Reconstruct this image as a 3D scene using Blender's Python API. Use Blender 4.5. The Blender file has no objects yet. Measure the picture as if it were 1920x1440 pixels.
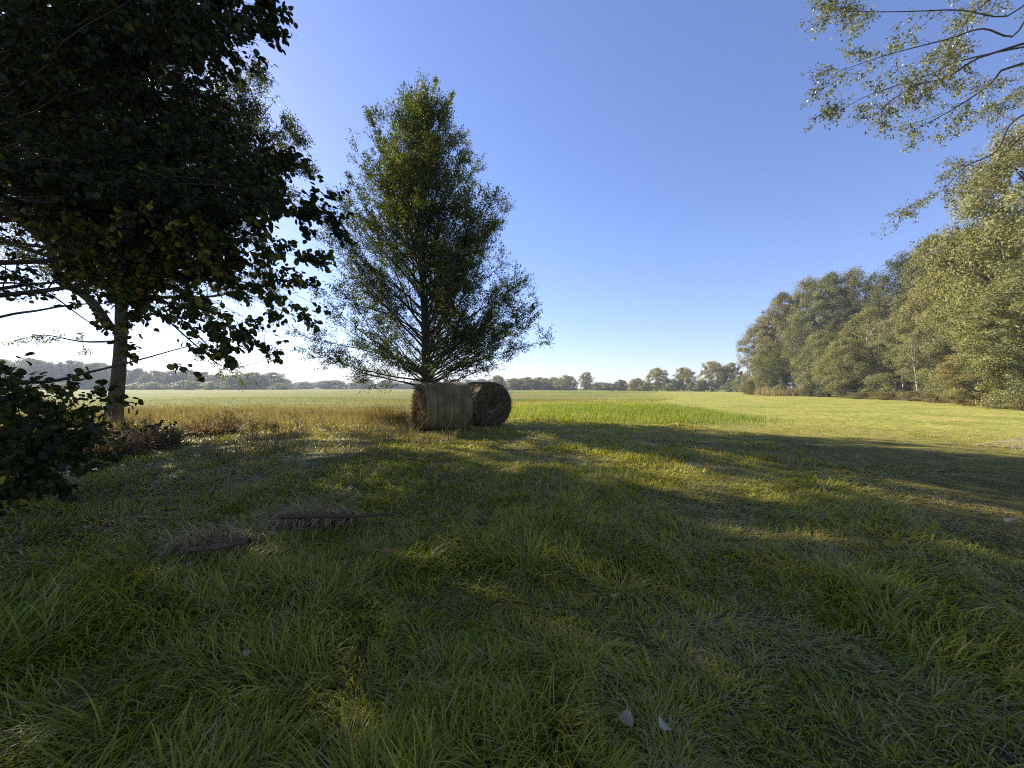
import bpy, math
import numpy as np

R = np.random.default_rng(7)
S = bpy.context.scene
C = S.collection
rad = math.radians
F, CX, HY, CAMH = 723.0, 960.0, 727.0, 1.45
SUN_AZ, SUN_EL = 50.0, 27.0          # degrees left of the view axis, above the horizon


def P(px, py, y):
    """A point of the place: bearing and height read off the photograph, y metres away."""
    return np.array([(px - CX) / F * y, y, CAMH + (HY - py) / F * y])


# ------------------------------------------------------------------ numeric noise
_T = np.random.default_rng(3).random((8, 256, 256))


def vn(x, y, s=0):
    x = np.asarray(x, float); y = np.asarray(y, float)
    xi = np.floor(x).astype(int); yi = np.floor(y).astype(int)
    fx = x - xi; fy = y - yi
    fx = fx * fx * (3 - 2 * fx); fy = fy * fy * (3 - 2 * fy)
    t = _T[s % 8]
    a = t[xi & 255, yi & 255]; b = t[(xi + 1) & 255, yi & 255]
    c = t[xi & 255, (yi + 1) & 255]; d = t[(xi + 1) & 255, (yi + 1) & 255]
    return (a * (1 - fx) + b * fx) * (1 - fy) + (c * (1 - fx) + d * fx) * fy


def fbm(x, y, s=0, o=3):
    v = 0; a = 0.5; n = 0
    for k in range(o):
        v = v + a * vn(x * 2 ** k + 17.3 * k, y * 2 ** k - 9.1 * k, s + k); n += a; a *= 0.55
    return v / n


def zg(x, y):
    d = np.hypot(x, y)
    return (0.10 * (fbm(np.asarray(x) / 1.6, np.asarray(y) / 1.6, 1) - .5) * np.clip(14 / (d + .1), 0, 1)
            + 0.16 * (vn(np.asarray(x) / 9., np.asarray(y) / 9., 5) - .5))


def sst(a, b, x):
    t = np.clip((np.asarray(x, float) - a) / (b - a), 0, 1)
    return t * t * (3 - 2 * t)


# ------------------------------------------------------------------ object helpers
def props(o, label=None, cat=None, group=None, kind=None):
    if label: o['label'] = label
    if cat: o['category'] = cat
    if group: o['group'] = group
    if kind: o['kind'] = kind
    return o


def link(o, parent=None):
    C.objects.link(o)
    if parent is not None: o.parent = parent
    return o


def thing(name, label, cat, loc=(0, 0, 0), rz=0, group=None):
    o = bpy.data.objects.new(name, None)
    o.empty_display_size = .3
    o.location = tuple(float(v) for v in loc); o.rotation_euler = (0, 0, rz)
    return props(link(o), label, cat, group)


def raw_mesh(name, V, faces, mat, attrs=None, smooth=False):
    """faces: list of int arrays (n,k) with one k each."""
    me = bpy.data.meshes.new(name)
    V = np.ascontiguousarray(V, np.float32)
    me.vertices.add(len(V)); me.vertices.foreach_set('co', V.ravel())
    loops = np.concatenate([f.ravel() for f in faces]).astype(np.int32)
    tot = np.concatenate([np.full(len(f), f.shape[1], np.int32) for f in faces])
    st = np.concatenate([[0], np.cumsum(tot)[:-1]]).astype(np.int32)
    me.loops.add(len(loops)); me.loops.foreach_set('vertex_index', loops)
    me.polygons.add(len(tot)); me.polygons.foreach_set('loop_start', st)
    me.polygons.foreach_set('loop_total', tot)
    if smooth: me.polygons.foreach_set('use_smooth', np.ones(len(tot), bool))
    for k, v in (attrs or {}).items():
        v = np.asarray(v, np.float32)
        if v.ndim == 1:
            a = me.attributes.new(k, 'FLOAT', 'POINT'); a.data.foreach_set('value', v)
        else:
            a = me.attributes.new(k, 'FLOAT_COLOR', 'POINT')
            a.data.foreach_set('color', np.concatenate([v, np.ones((len(v), 1), np.float32)], 1).ravel())
    me.update(calc_edges=True)
    if mat: me.materials.append(mat)
    return me


def mesh_obj(name, V, faces, mat, parent=None, attrs=None, smooth=False):
    return link(bpy.data.objects.new(name, raw_mesh(name, V, faces, mat, attrs, smooth)), parent)


# ------------------------------------------------------------------ materials
def new_mat(name):
    m = bpy.data.materials.new(name); m.use_nodes = True
    nt = m.node_tree; nt.nodes.clear()
    return m, nt, nt.nodes.new('ShaderNodeOutputMaterial')


def N(nt, t, **kw):
    n = nt.nodes.new('ShaderNode' + t)
    for k, v in kw.items(): setattr(n, k, v)
    return n


def ramp(nt, stops):
    r = N(nt, 'ValToRGB'); e = r.color_ramp.elements
    while len(e) < len(stops): e.new(0.5)
    for el, (p, c) in zip(e, stops):
        el.position = p; el.color = (*c, 1)
    return r


def leaf_mat(name, stops, transl=.4, rough=.45, spec=.35, objcol=False, tboost=1.5):
    m, nt, out = new_mat(name); L = nt.links.new
    a = N(nt, 'Attribute', attribute_name='tint')
    r = ramp(nt, stops); L(a.outputs['Fac'], r.inputs[0])
    col = r.outputs[0]
    if objcol:
        oi = N(nt, 'ObjectInfo'); mx = N(nt, 'MixRGB', blend_type='MULTIPLY'); mx.inputs[0].default_value = 1
        L(col, mx.inputs[1]); L(oi.outputs['Color'], mx.inputs[2]); col = mx.outputs[0]
    b = N(nt, 'BsdfPrincipled'); b.inputs['Roughness'].default_value = rough
    b.inputs['Specular IOR Level'].default_value = spec
    L(col, b.inputs['Base Color'])
    t = N(nt, 'BsdfTranslucent')
    tm = N(nt, 'MixRGB', blend_type='MULTIPLY'); tm.inputs[0].default_value = 1
    tm.inputs[2].default_value = (tboost, tboost * .95, tboost * .45, 1)
    L(col, tm.inputs[1]); L(tm.outputs[0], t.inputs[0])
    mix = N(nt, 'MixShader'); mix.inputs[0].default_value = transl
    L(b.outputs[0], mix.inputs[1]); L(t.outputs[0], mix.inputs[2]); L(mix.outputs[0], out.inputs[0])
    return m


def bark_mat(name, c1, c2, c3, scale=6, stretch=.25, bump=.5):
    m, nt, out = new_mat(name); L = nt.links.new
    tc = N(nt, 'TexCoord'); mp = N(nt, 'Mapping'); mp.inputs['Scale'].default_value = (scale, scale, scale * stretch)
    L(tc.outputs['Object'], mp.inputs[0])
    n1 = N(nt, 'TexNoise'); n1.inputs['Scale'].default_value = 3; n1.inputs['Detail'].default_value = 6
    L(mp.outputs[0], n1.inputs[0])
    n2 = N(nt, 'TexNoise'); n2.inputs['Scale'].default_value = 1.1; n2.inputs['Detail'].default_value = 3
    L(tc.outputs['Object'], n2.inputs[0])
    r = ramp(nt, [(.3, c1), (.62, c2)]); L(n1.outputs[0], r.inputs[0])
    r2 = ramp(nt, [(.5, (0, 0, 0)), (.62, (1, 1, 1))]); L(n2.outputs[0], r2.inputs[0])
    mx = N(nt, 'MixRGB'); L(r2.outputs[0], mx.inputs[0]); L(r.outputs[0], mx.inputs[1]); mx.inputs[2].default_value = (*c3, 1)
    b = N(nt, 'BsdfPrincipled'); b.inputs['Roughness'].default_value = .9; b.inputs['Specular IOR Level'].default_value = .15
    L(mx.outputs[0], b.inputs['Base Color'])
    bp = N(nt, 'Bump'); bp.inputs['Strength'].default_value = bump; bp.inputs['Distance'].default_value = .03
    L(n1.outputs[0], bp.inputs['Height']); L(bp.outputs[0], b.inputs['Normal']); L(b.outputs[0], out.inputs[0])
    return m


M = {}
M['near_leaf'] = leaf_mat('near_leaf', [(0, (.016, .020, .004)), (.6, (.034, .044, .007)), (.93, (.09, .10, .012)), (1, (.30, .22, .02))], .35, .5, .18)
M['hornbeam_leaf'] = leaf_mat('hornbeam_leaf', [(0, (.026, .038, .007)), (.55, (.070, .094, .013)), (.85, (.15, .16, .02)), (1, (.24, .18, .03))], .42, .55, .15)
M['ash_leaf'] = leaf_mat('ash_leaf', [(0, (.04, .05, .014)), (.6, (.08, .095, .022)), (1, (.17, .15, .03))], .42, .5, .3)
M['poplar_leaf'] = leaf_mat('poplar_leaf', [(0, (.09, .10, .04)), (.5, (.16, .165, .06)), (.85, (.25, .23, .085)), (1, (.33, .27, .11))], .3, .45, .35)
M['wood_leaf'] = leaf_mat('wood_leaf', [(0, (.09, .09, .037)), (.5, (.205, .195, .075)), (.85, (.31, .28, .11)), (1, (.37, .29, .14))], .28, .6, .15, objcol=True)
M['needle'] = leaf_mat('needle', [(0, (.012, .024, .016)), (1, (.035, .055, .03))], .1, .6, .3, objcol=True)
M['grass'] = leaf_mat('grass', [(0, (.118, .165, .012)), (.3, (.218, .240, .014)), (.55, (.30, .28, .022)), (.78, (.32, .28, .05)), (1, (.38, .30, .13))], .36, .44, .24, tboost=1.6)
M['dry_grass'] = leaf_mat('dry_grass', [(0, (.12, .085, .036)), (.5, (.25, .195, .085)), (1, (.38, .31, .15))], .3, .7, .1, tboost=1.1)
M['thatch'] = leaf_mat('thatch', [(0, (.15, .10, .04)), (.5, (.36, .26, .12)), (1, (.56, .45, .25))], .25, .7, .1, tboost=1.1)
M['bracken'] = leaf_mat('bracken', [(0, (.07, .042, .02)), (.5, (.18, .115, .06)), (1, (.30, .21, .12))], .3, .7, .1, tboost=1.1)
M['stubble'] = leaf_mat('stubble', [(0, (.10, .13, .02)), (.5, (.20, .205, .035)), (1, (.30, .26, .08))], .3, .8, .03, tboost=1.3)
M['crop'] = leaf_mat('crop', [(0, (.10, .15, .022)), (.5, (.18, .228, .032)), (1, (.32, .29, .06))], .38, .5, .15)
M['scrub_leaf'] = leaf_mat('scrub_leaf', [(0, (.09, .075, .03)), (.5, (.17, .15, .055)), (1, (.28, .20, .09))], .25, .6, .1, objcol=True)
M['bark'] = bark_mat('bark', (.03, .024, .018), (.085, .07, .05), (.06, .065, .035))
M['ash_bark'] = bark_mat('ash_bark', (.032, .026, .018), (.085, .068, .046), (.055, .05, .03), 9, .35, .4)
M['pale_bark'] = bark_mat('pale_bark', (.22, .19, .15), (.42, .38, .32), (.30, .26, .2), 4, .5, .3)
M['log_bark'] = bark_mat('log_bark', (.045, .030, .014), (.13, .088, .046), (.20, .15, .09), 14, 1, .8)

# ------------------------------------------------------------------ vegetation geometry
UP = np.array([0, 0, 1.0])


def nrm(v):
    v = np.asarray(v, float)
    return v / np.maximum(np.linalg.norm(v, axis=-1, keepdims=True), 1e-9)


class Wood:
    def __init__(s): s.V = []; s.Q = []; s.n = 0

    def tube(s, pts, rr, k=6, rng=None, rough=0.0):
        pts = np.asarray(pts, float); rr = np.asarray(rr, float); m = len(pts)
        t = nrm(np.gradient(pts, axis=0))
        ref = np.array([1, 0, 0]) if abs(t[0][0]) < .8 else np.array([0, 1.0, 0])
        u = nrm(np.cross(t, ref)); v = np.cross(t, u)
        a = np.arange(k) / k * 2 * math.pi
        ring = np.cos(a)[None, :, None] * u[:, None] + np.sin(a)[None, :, None] * v[:, None]
        r = rr[:, None, None] * np.ones((m, k, 1))
        if rough and rng is not None: r = r * (1 + rough * (rng.random((m, k, 1)) - .5))
        s.V.append((pts[:, None] + ring * r).reshape(-1, 3))
        i = np.arange(m - 1)[:, None] * k; j = np.arange(k)[None]
        q = np.stack([i + j, i + (j + 1) % k, i + k + (j + 1) % k, i + k + j], -1).reshape(-1, 4)
        s.Q.append(q + s.n); s.n += m * k

    def twigs(s, p, d, L, r):
        u = nrm(np.cross(d, UP + .01)); v = np.cross(d, u)
        a = np.arange(3) / 3 * 2 * math.pi
        ring = np.cos(a)[None, :, None] * u[:, None] + np.sin(a)[None, :, None] * v[:, None]
        r = np.broadcast_to(np.asarray(r, float), (len(p),))[:, None, None]
        a0 = p[:, None] + ring * r; a1 = p[:, None] + (d * L[:, None])[:, None] + ring * r * .4
        s.V.append(np.concatenate([a0, a1], 1).reshape(-1, 3))
        b = np.arange(len(p))[:, None] * 6
        q = np.concatenate([np.stack([b + j, b + (j + 1) % 3, b + 3 + (j + 1) % 3, b + 3 + j], -1) for j in range(3)], 1).reshape(-1, 4)
        s.Q.append(q + s.n); s.n += len(p) * 6

    def build(s, name, mat, parent, base=(0, 0, 0)):
        return mesh_obj(name, np.concatenate(s.V) - np.asarray(base), [np.concatenate(s.Q)], mat, parent, smooth=True)


# leaf outlines: (along, across, lift) and polygons
ROUND = (np.array([[0, 0, 0], [.12, .26, .05], [.42, .42, .09], [.78, .30, .05], [1, 0, -.06], [.78, -.30, .05], [.42, -.42, .09], [.12, -.26, .05]]),
         [np.array([[0, 1, 2, 3, 4]]), np.array([[0, 4, 5, 6, 7]])])
STRAW = (np.array([[0, 0, 0], [.5, .035, .02], [1, 0, -.03], [.5, -.035, .02]]), [np.array([[0, 1, 2, 3]])])
OVAL = (np.array([[0, 0, 0], [.45, .30, .06], [1, 0, -.05], [.45, -.30, .06]]), [np.array([[0, 1, 2, 3]])])
LANCE = (np.array([[0, 0, 0], [.42, .17, .03], [1, 0, -.06], [.42, -.17, .03]]), [np.array([[0, 1, 2, 3]])])


def leaf_arrays(shape, pos, ax, nr, size, tint):
    T, polys = shape
    ax = nrm(ax); sd = nrm(np.cross(nr, ax)); nr = np.cross(ax, sd)
    V = pos[:, None] + size[:, None, None] * (T[None, :, 0:1] * ax[:, None] + T[None, :, 1:2] * sd[:, None] + T[None, :, 2:3] * nr[:, None])
    k = len(T); b = np.arange(len(pos))[:, None] * k
    fs = [(b[:, :, None] + f[None]).reshape(-1, f.shape[1]) for f in polys]
    if len({f.shape[1] for f in fs}) == 1: fs = [np.concatenate(fs)]
    return V.reshape(-1, 3), fs, np.repeat(tint, k)


def leaves_on_twigs(rng, p, d, L, m, size, spread=.6, droop=.35, flat=.9, jitter=.03):
    n = len(p)
    p = np.repeat(p, m, 0); d = np.repeat(d, m, 0); L = np.repeat(L, m)
    t = rng.random(len(p)) ** .8
    side = nrm(rng.normal(size=p.shape))
    pos = p + d * (L * t)[:, None] + rng.normal(size=p.shape) * jitter
    ax = nrm(d * .55 + side * spread - UP * droop)
    nr = nrm(UP * flat + rng.normal(size=p.shape) * .55)
    sz = size * rng.uniform(.65, 1.2, len(p))
    return pos, ax, nr, sz


def path(rng, p0, d, L, n, wander=.08, up=0.0):
    pts = [np.asarray(p0, float)]; d = nrm(d)
    for _ in range(n):
        d = nrm(d + rng.normal(size=3) * wander + UP * up / n)
        pts.append(pts[-1] + d * L / n)
    return np.array(pts)


def path_to(rng, p0, p1, n, lift=.12, wob=.03):
    p0 = np.asarray(p0, float); p1 = np.asarray(p1, float); L = np.linalg.norm(p1 - p0)
    c = (p0 + p1) / 2 + UP * lift * L
    t = np.linspace(0, 1, n + 1)[:, None]
    pts = (1 - t) ** 2 * p0 + 2 * t * (1 - t) * c + t * t * p1
    w = rng.normal(size=(n + 1, 3)) * wob * L / n * 2; w[0] = 0
    return pts + np.cumsum(w, 0) * .5


def along(pts, t):
    x = np.clip(t, 0, .9999) * (len(pts) - 1); i = int(x)
    return pts[i] + (pts[i + 1] - pts[i]) * (x - i), nrm(pts[i + 1] - pts[i])


def deviate(rng, d, ang, flat=1.0):
    r = rng.normal(size=3); r[2] *= flat
    r = nrm(r - d * np.dot(r, d))
    return nrm(d * math.cos(ang) + r * math.sin(ang))


def smooth(pts, k=4):
    """Catmull-Rom through the points, so that a bough bends instead of breaking"""
    pts = np.asarray(pts, float); e = np.concatenate([[2 * pts[0] - pts[1]], pts, [2 * pts[-1] - pts[-2]]]); out = []
    for i in range(len(pts) - 1):
        a, b, c, d = e[i:i + 4]
        for t in np.arange(k) / k:
            out.append(.5 * (2 * b + (c - a) * t + (2 * a - 5 * b + 4 * c - d) * t * t + (3 * b - a - 3 * c + d) * t ** 3))
    return np.array(out + [pts[-1]])


class Tw:
    def __init__(s): s.p = []; s.d = []; s.L = []

    def add(s, p, d, L): s.p.append(p); s.d.append(d); s.L.append(L)

    def get(s): return np.array(s.p), np.array(s.d), np.array(s.L)


def dress(rng, W, T, pts, r0, sec=3.0, L2=1.0, ang=.8, twigs=6, L3=.35, t0=.25, flat=.6, r2=.35, up2=.1, k=5, own=True):
    """secondary branches along a limb, twigs along those; the limb itself is drawn too"""
    Ln = np.linalg.norm(np.diff(pts, axis=0), axis=1).sum()
    rr = r0 * np.linspace(1, .12, len(pts))
    if own: W.tube(pts, rr, k)
    for _ in range(max(2, int(sec * Ln))):
        t = t0 + (1 - t0) * rng.random()
        p, d = along(pts, t)
        l2 = L2 * (1.15 - .65 * t) * rng.uniform(.6, 1.2)
        q = path(rng, p, deviate(rng, d, ang * rng.uniform(.7, 1.2), flat), l2, 4, .12, up2)
        W.tube(q, r2 * r0 * (1.1 - t) * np.linspace(1, .25, 5), 4)
        for _ in range(twigs):
            s = .15 + .85 * rng.random(); pp, dd = along(q, s)
            T.add(pp, deviate(rng, dd, .75 * rng.uniform(.4, 1.2), flat), L3 * rng.uniform(.6, 1.25))
        T.add(q[-1], nrm(q[-1] - q[-2]), L3)
    T.add(pts[-1], nrm(pts[-1] - pts[-2]), L3)


_fr = np.random.default_rng(77)
FLECKS = [(px, py, r) for px, py, r in ((1000, 1065, .26), (1065, 1085, .2), (1165, 1100, .2), (1220, 1128, .17), (1045, 1215, .19), (990, 1345, .18), (1045, 1405, .15), (520, 1235, .16), (1400, 1425, .12),
          (735, 1015, .17), (830, 1000, .2), (700, 925, .28), (610, 905, .22), (960, 838, .28), (890, 832, .3), (1205, 866, .27), (1110, 850, .15), (640, 1130, .13), (860, 1090, .16), (330, 1060, .12), (300, 835, .55), (400, 815, .5), (420, 850, .45), (520, 862, .4), (620, 848, .4), (600, 826, .5), (230, 850, .4), (480, 835, .5), (700, 880, .3))]
FLECKS = np.array([((px - CX) / F * CAMH * F / (py - HY), CAMH * F / (py - HY), r * 1.75) for px, py, r in FLECKS]
                  + [(_fr.uniform(-3, 3.5), _fr.uniform(1.5, 7), _fr.uniform(.12, .26)) for _ in range(60)])


def open_to_sun(pos, rng, keep=.05):
    """which leaves stay: a crown is not closed, here and there one looks through it at the sun"""
    t = (pos[:, 2] - .15) / math.tan(rad(SUN_EL))
    g = pos[:, :2] + np.stack([t * math.sin(rad(SUN_AZ)), -t * math.cos(rad(SUN_AZ))], 1)
    ok = np.ones(len(pos), bool)
    for x, y, r in FLECKS: ok &= ~((np.hypot(g[:, 0] - x, g[:, 1] - y) < r) & (pos[:, 2] > 2))
    return ok | (rng.random(len(pos)) < keep)


def finish(rng, root, base, W, T, bark, leafm, shape, m, size, tint_fn, twig_r=.004, **kw):
    p, d, L = T.get()
    W.twigs(p, d, L, twig_r)
    W.build('trunk', bark, root, base)
    pos, ax, nr, sz = leaves_on_twigs(rng, p, d, L, m, size, **kw)
    ok = open_to_sun(pos, rng); pos, ax, nr, sz = pos[ok], ax[ok], nr[ok], sz[ok]
    V, fs, tn = leaf_arrays(shape, pos - np.asarray(base), ax, nr, sz, tint_fn(pos))
    return mesh_obj('crown', V, fs, leafm, root, {'tint': tn})


# ------------------------------------------------------------------ ground
def in_field(x, y):
    """the stubble field: everything beyond its near edge, left of the mown meadow"""
    w = (fbm(np.asarray(x) / 6., np.asarray(y) / 6., 2) - .5) * 5
    edge = 27 + np.clip(x + 9, -18, 12) * .45
    right = 9 + np.maximum(np.asarray(y) - 27, 0) * .48
    return (np.asarray(y) + w > edge) & (np.asarray(x) + w * .6 < right)


CROP = np.array([P(px, 727 + 1.45 * 723 / y, y)[:2] for px, y in ((955, 18.5), (1180, 16.2), (1300, 15.6), (1375, 18.), (1330, 24.), (1240, 29), (1080, 33), (950, 31))])


def in_poly(x, y, Q):
    c = np.zeros(np.shape(x), bool); j = len(Q) - 1
    for i in range(len(Q)):
        xi, yi = Q[i]; xj, yj = Q[j]
        c ^= ((yi > y) != (yj > y)) & (x < (xj - xi) * (y - yi) / (yj - yi + 1e-12) + xi)
        j = i
    return c


def short_mask(x, y):
    """the shorter, drier turf to the right"""
    return sst(-.5, 1.2, x - (3.0 + .32 * y) + (fbm(x / 1.5, y / 1.5, 4) - .5) * 1.6)


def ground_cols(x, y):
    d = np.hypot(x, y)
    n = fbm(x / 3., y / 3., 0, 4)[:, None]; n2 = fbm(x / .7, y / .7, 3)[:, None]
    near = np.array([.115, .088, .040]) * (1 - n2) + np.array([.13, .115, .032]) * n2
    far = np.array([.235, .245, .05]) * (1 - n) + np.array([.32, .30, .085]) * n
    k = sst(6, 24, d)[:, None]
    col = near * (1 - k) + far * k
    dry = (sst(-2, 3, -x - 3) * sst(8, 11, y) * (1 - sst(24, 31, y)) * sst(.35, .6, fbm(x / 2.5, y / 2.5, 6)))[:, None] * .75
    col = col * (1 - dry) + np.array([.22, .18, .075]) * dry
    return col


def field_cols(x, y):
    a = fbm(x / 22., y / 4., 1, 3)[:, None]; b = vn(x / 60., y / 9., 6)[:, None]
    c = np.array([.135, .175, .02]) * (1 - a) + np.array([.21, .205, .036]) * a
    row = .72 + .28 * sst(-.5, .6, np.sin(np.asarray(y) * 2 * math.pi / 3.4 + 2.5 * vn(x / 14., y / 14., 2)))[:, None]
    c = c * (row + (1 - row) * .6 * sst(60, 160, y)[:, None])
    br = sst(.52, .70, b) * .75
    c = c * (1 - br) + np.array([.25, .20, .10]) * br
    pink = (1 - sst(26, 40, y))[:, None] * .35
    c = c * (1 - pink) + np.array([.27, .21, .10]) * pink
    mrg = sst(-16, -1, x - (9 + np.maximum(y - 27, 0) * .48) + (fbm(x / 5., y / 9., 4) - .5) * 12)[:, None]
    return c * (1 - mrg) + ground_cols(x, y) * mrg


def ground_mat(name, rows=False):
    m, nt, out = new_mat(name); L = nt.links.new
    a = N(nt, 'Attribute', attribute_name='col'); tc = N(nt, 'TexCoord')
    mp = N(nt, 'Mapping'); L(tc.outputs['Object'], mp.inputs[0])
    if rows: mp.inputs['Scale'].default_value = (.25, 1, 1)
    n1 = N(nt, 'TexNoise'); n1.inputs['Scale'].default_value = 3.5; n1.inputs['Detail'].default_value = 8; n1.inputs['Roughness'].default_value = .7
    n2 = N(nt, 'TexNoise'); n2.inputs['Scale'].default_value = .35; n2.inputs['Detail'].default_value = 4
    L(mp.outputs[0], n1.inputs[0]); L(mp.outputs[0], n2.inputs[0])
    r = ramp(nt, [(.3, (.45, .45, .42)), (.7, (1.5, 1.5, 1.4))]); L(n1.outputs[0], r.inputs[0])
    r2 = ramp(nt, [(.35, (.8, .85, .8)), (.65, (1.2, 1.12, 1.15))]); L(n2.outputs[0], r2.inputs[0])
    m1 = N(nt, 'MixRGB', blend_type='MULTIPLY'); m1.inputs[0].default_value = 1
    m2 = N(nt, 'MixRGB', blend_type='MULTIPLY'); m2.inputs[0].default_value = 1
    L(a.outputs['Color'], m1.inputs[1]); L(r.outputs[0], m1.inputs[2]); L(m1.outputs[0], m2.inputs[1]); L(r2.outputs[0], m2.inputs[2])
    b = N(nt, 'BsdfPrincipled'); b.inputs['Roughness'].default_value = .95; b.inputs['Specular IOR Level'].default_value = .05
    L(m2.outputs[0], b.inputs['Base Color'])
    bp = N(nt, 'Bump'); bp.inputs['Strength'].default_value = .7; bp.inputs['Distance'].default_value = .12
    L(n1.outputs[0], bp.inputs['Height']); L(bp.outputs[0], b.inputs['Normal']); L(b.outputs[0], out.inputs[0])
    return m


rs = np.concatenate([[.02], np.geomspace(.4, 1500, 330)]); NA = 512
aa = np.arange(NA) / NA * 2 * math.pi
gx = (rs[:, None] * np.cos(aa)).ravel(); gy = (rs[:, None] * np.sin(aa)).ravel()
gi = np.arange(len(rs) - 1)[:, None] * NA; gj = np.arange(NA)[None]
GQ = np.stack([gi + gj, gi + NA + gj, gi + NA + (gj + 1) % NA, gi + (gj + 1) % NA], -1).reshape(-1, 4)
GV = np.stack([gx, gy, zg(gx, gy)], 1)
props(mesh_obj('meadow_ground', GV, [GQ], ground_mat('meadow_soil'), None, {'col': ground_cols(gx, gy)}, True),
      'uneven grassy meadow floor reaching to the horizon', 'ground', kind='structure')
cx, cy = gx[GQ].mean(1), gy[GQ].mean(1)
fq = GQ[in_field(cx, cy) & (cy > 0)]
u, inv = np.unique(fq, return_inverse=True)
FV = GV[u] + np.array([0, 0, .012])
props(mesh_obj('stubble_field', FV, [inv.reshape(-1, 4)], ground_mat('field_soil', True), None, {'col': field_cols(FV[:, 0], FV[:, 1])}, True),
      'flat yellow green stubble field beyond the trees', 'field', kind='structure')
# a sandy track at the far right edge of the meadow
tx = np.linspace(0, 1, 40)
tp = np.stack([11.9 + 30 * tx, 9.3 + 15 * tx], 1)
tn_ = np.stack([-np.gradient(tp[:, 1]), np.gradient(tp[:, 0])], 1); tn_ = nrm(tn_)
tv = np.concatenate([np.concatenate([tp + tn_ * w, zg((tp + tn_ * w)[:, 0], (tp + tn_ * w)[:, 1])[:, None] + .014], 1) for w in (-.55, -.2, .2, .55)])
tq = np.concatenate([np.stack([np.arange(39) + k * 40, np.arange(39) + 1 + k * 40, np.arange(39) + 1 + (k + 1) * 40, np.arange(39) + (k + 1) * 40], 1) for k in range(3)])
props(mesh_obj('track', tv, [tq], ground_mat('sand'), None, {'col': np.tile([.27, .235, .12], (len(tv), 1))}, True),
      'pale sandy farm track beside the wood', 'track', kind='structure')


# ------------------------------------------------------------------ grass
def blades(x, y, head, L, w, tilt, bend, seg, tint, z=None, twist=.5, rng=R):
    n = len(x); z = zg(x, y) - .01 if z is None else z
    p = np.stack([x, y, z], 1)
    h = np.stack([np.cos(head), np.sin(head), np.zeros(n)], 1)
    tw = head + math.pi / 2 + rng.normal(size=n) * twist
    s = np.stack([np.cos(tw), np.sin(tw), np.zeros(n)], 1)
    out = []
    for i in range(seg):
        t = i / seg
        ww = w * (1 - t ** 1.6 * .75) * .5 * (.6 + .4 * min(1, t * 4 + .2))
        out += [p - s * ww[:, None], p + s * ww[:, None]]
        a = tilt + bend * ((i + .5) / seg) ** 1.3
        p = p + (L / seg)[:, None] * (np.sin(a)[:, None] * h + np.cos(a)[:, None] * UP)
        if z is not None: pass
    out.append(p)
    k = 2 * seg + 1
    V = np.stack(out, 1)
    gz = zg(V[:, :, 0], V[:, :, 1]) + .006
    V[:, :, 2] = np.where(V[:, :, 2] < gz, gz + (np.arange(k)[None] * .0006), V[:, :, 2]) if L.max() < 1.2 else V[:, :, 2]
    b = np.arange(n)[:, None] * k
    q = np.concatenate([b + np.array([[2 * i, 2 * i + 1, 2 * i + 3, 2 * i + 2]]) for i in range(seg - 1)], 0) if seg > 1 else np.zeros((0, 4), int)
    tr = b + np.array([[2 * seg - 2, 2 * seg - 1, 2 * seg]])
    tt = np.linspace(-.0, .08, k)
    return V.reshape(-1, 3), q, tr, (tint[:, None] + tt[None]).clip(0, 1).ravel()


def fan(n, r0, r1, half, rng, power=1.0):
    """points in a fan round the view axis, denser towards the camera"""
    r = r0 * (r1 / r0) ** (rng.random(n) ** power) if power != 2 else np.sqrt(rng.uniform(r0 * r0, r1 * r1, n))
    a = rng.uniform(-half, half, n)
    return r * np.sin(a), r * np.cos(a)


class Grass:
    def __init__(s): s.V = []; s.Q = []; s.T = []; s.A = []; s.n = 0

    def add(s, V, q, t, a):
        s.V.append(V); s.Q.append(q + s.n); s.T.append(t + s.n); s.A.append(a); s.n += len(V)

    def build(s, name, mat, parent=None, base=None):
        V = np.concatenate(s.V)
        if base is not None: V = V - np.asarray(base)
        fs = [f for f in (np.concatenate(s.Q), np.concatenate(s.T)) if len(f)]
        return mesh_obj(name, V, fs, mat, parent, {'tint': np.concatenate(s.A)})


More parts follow.
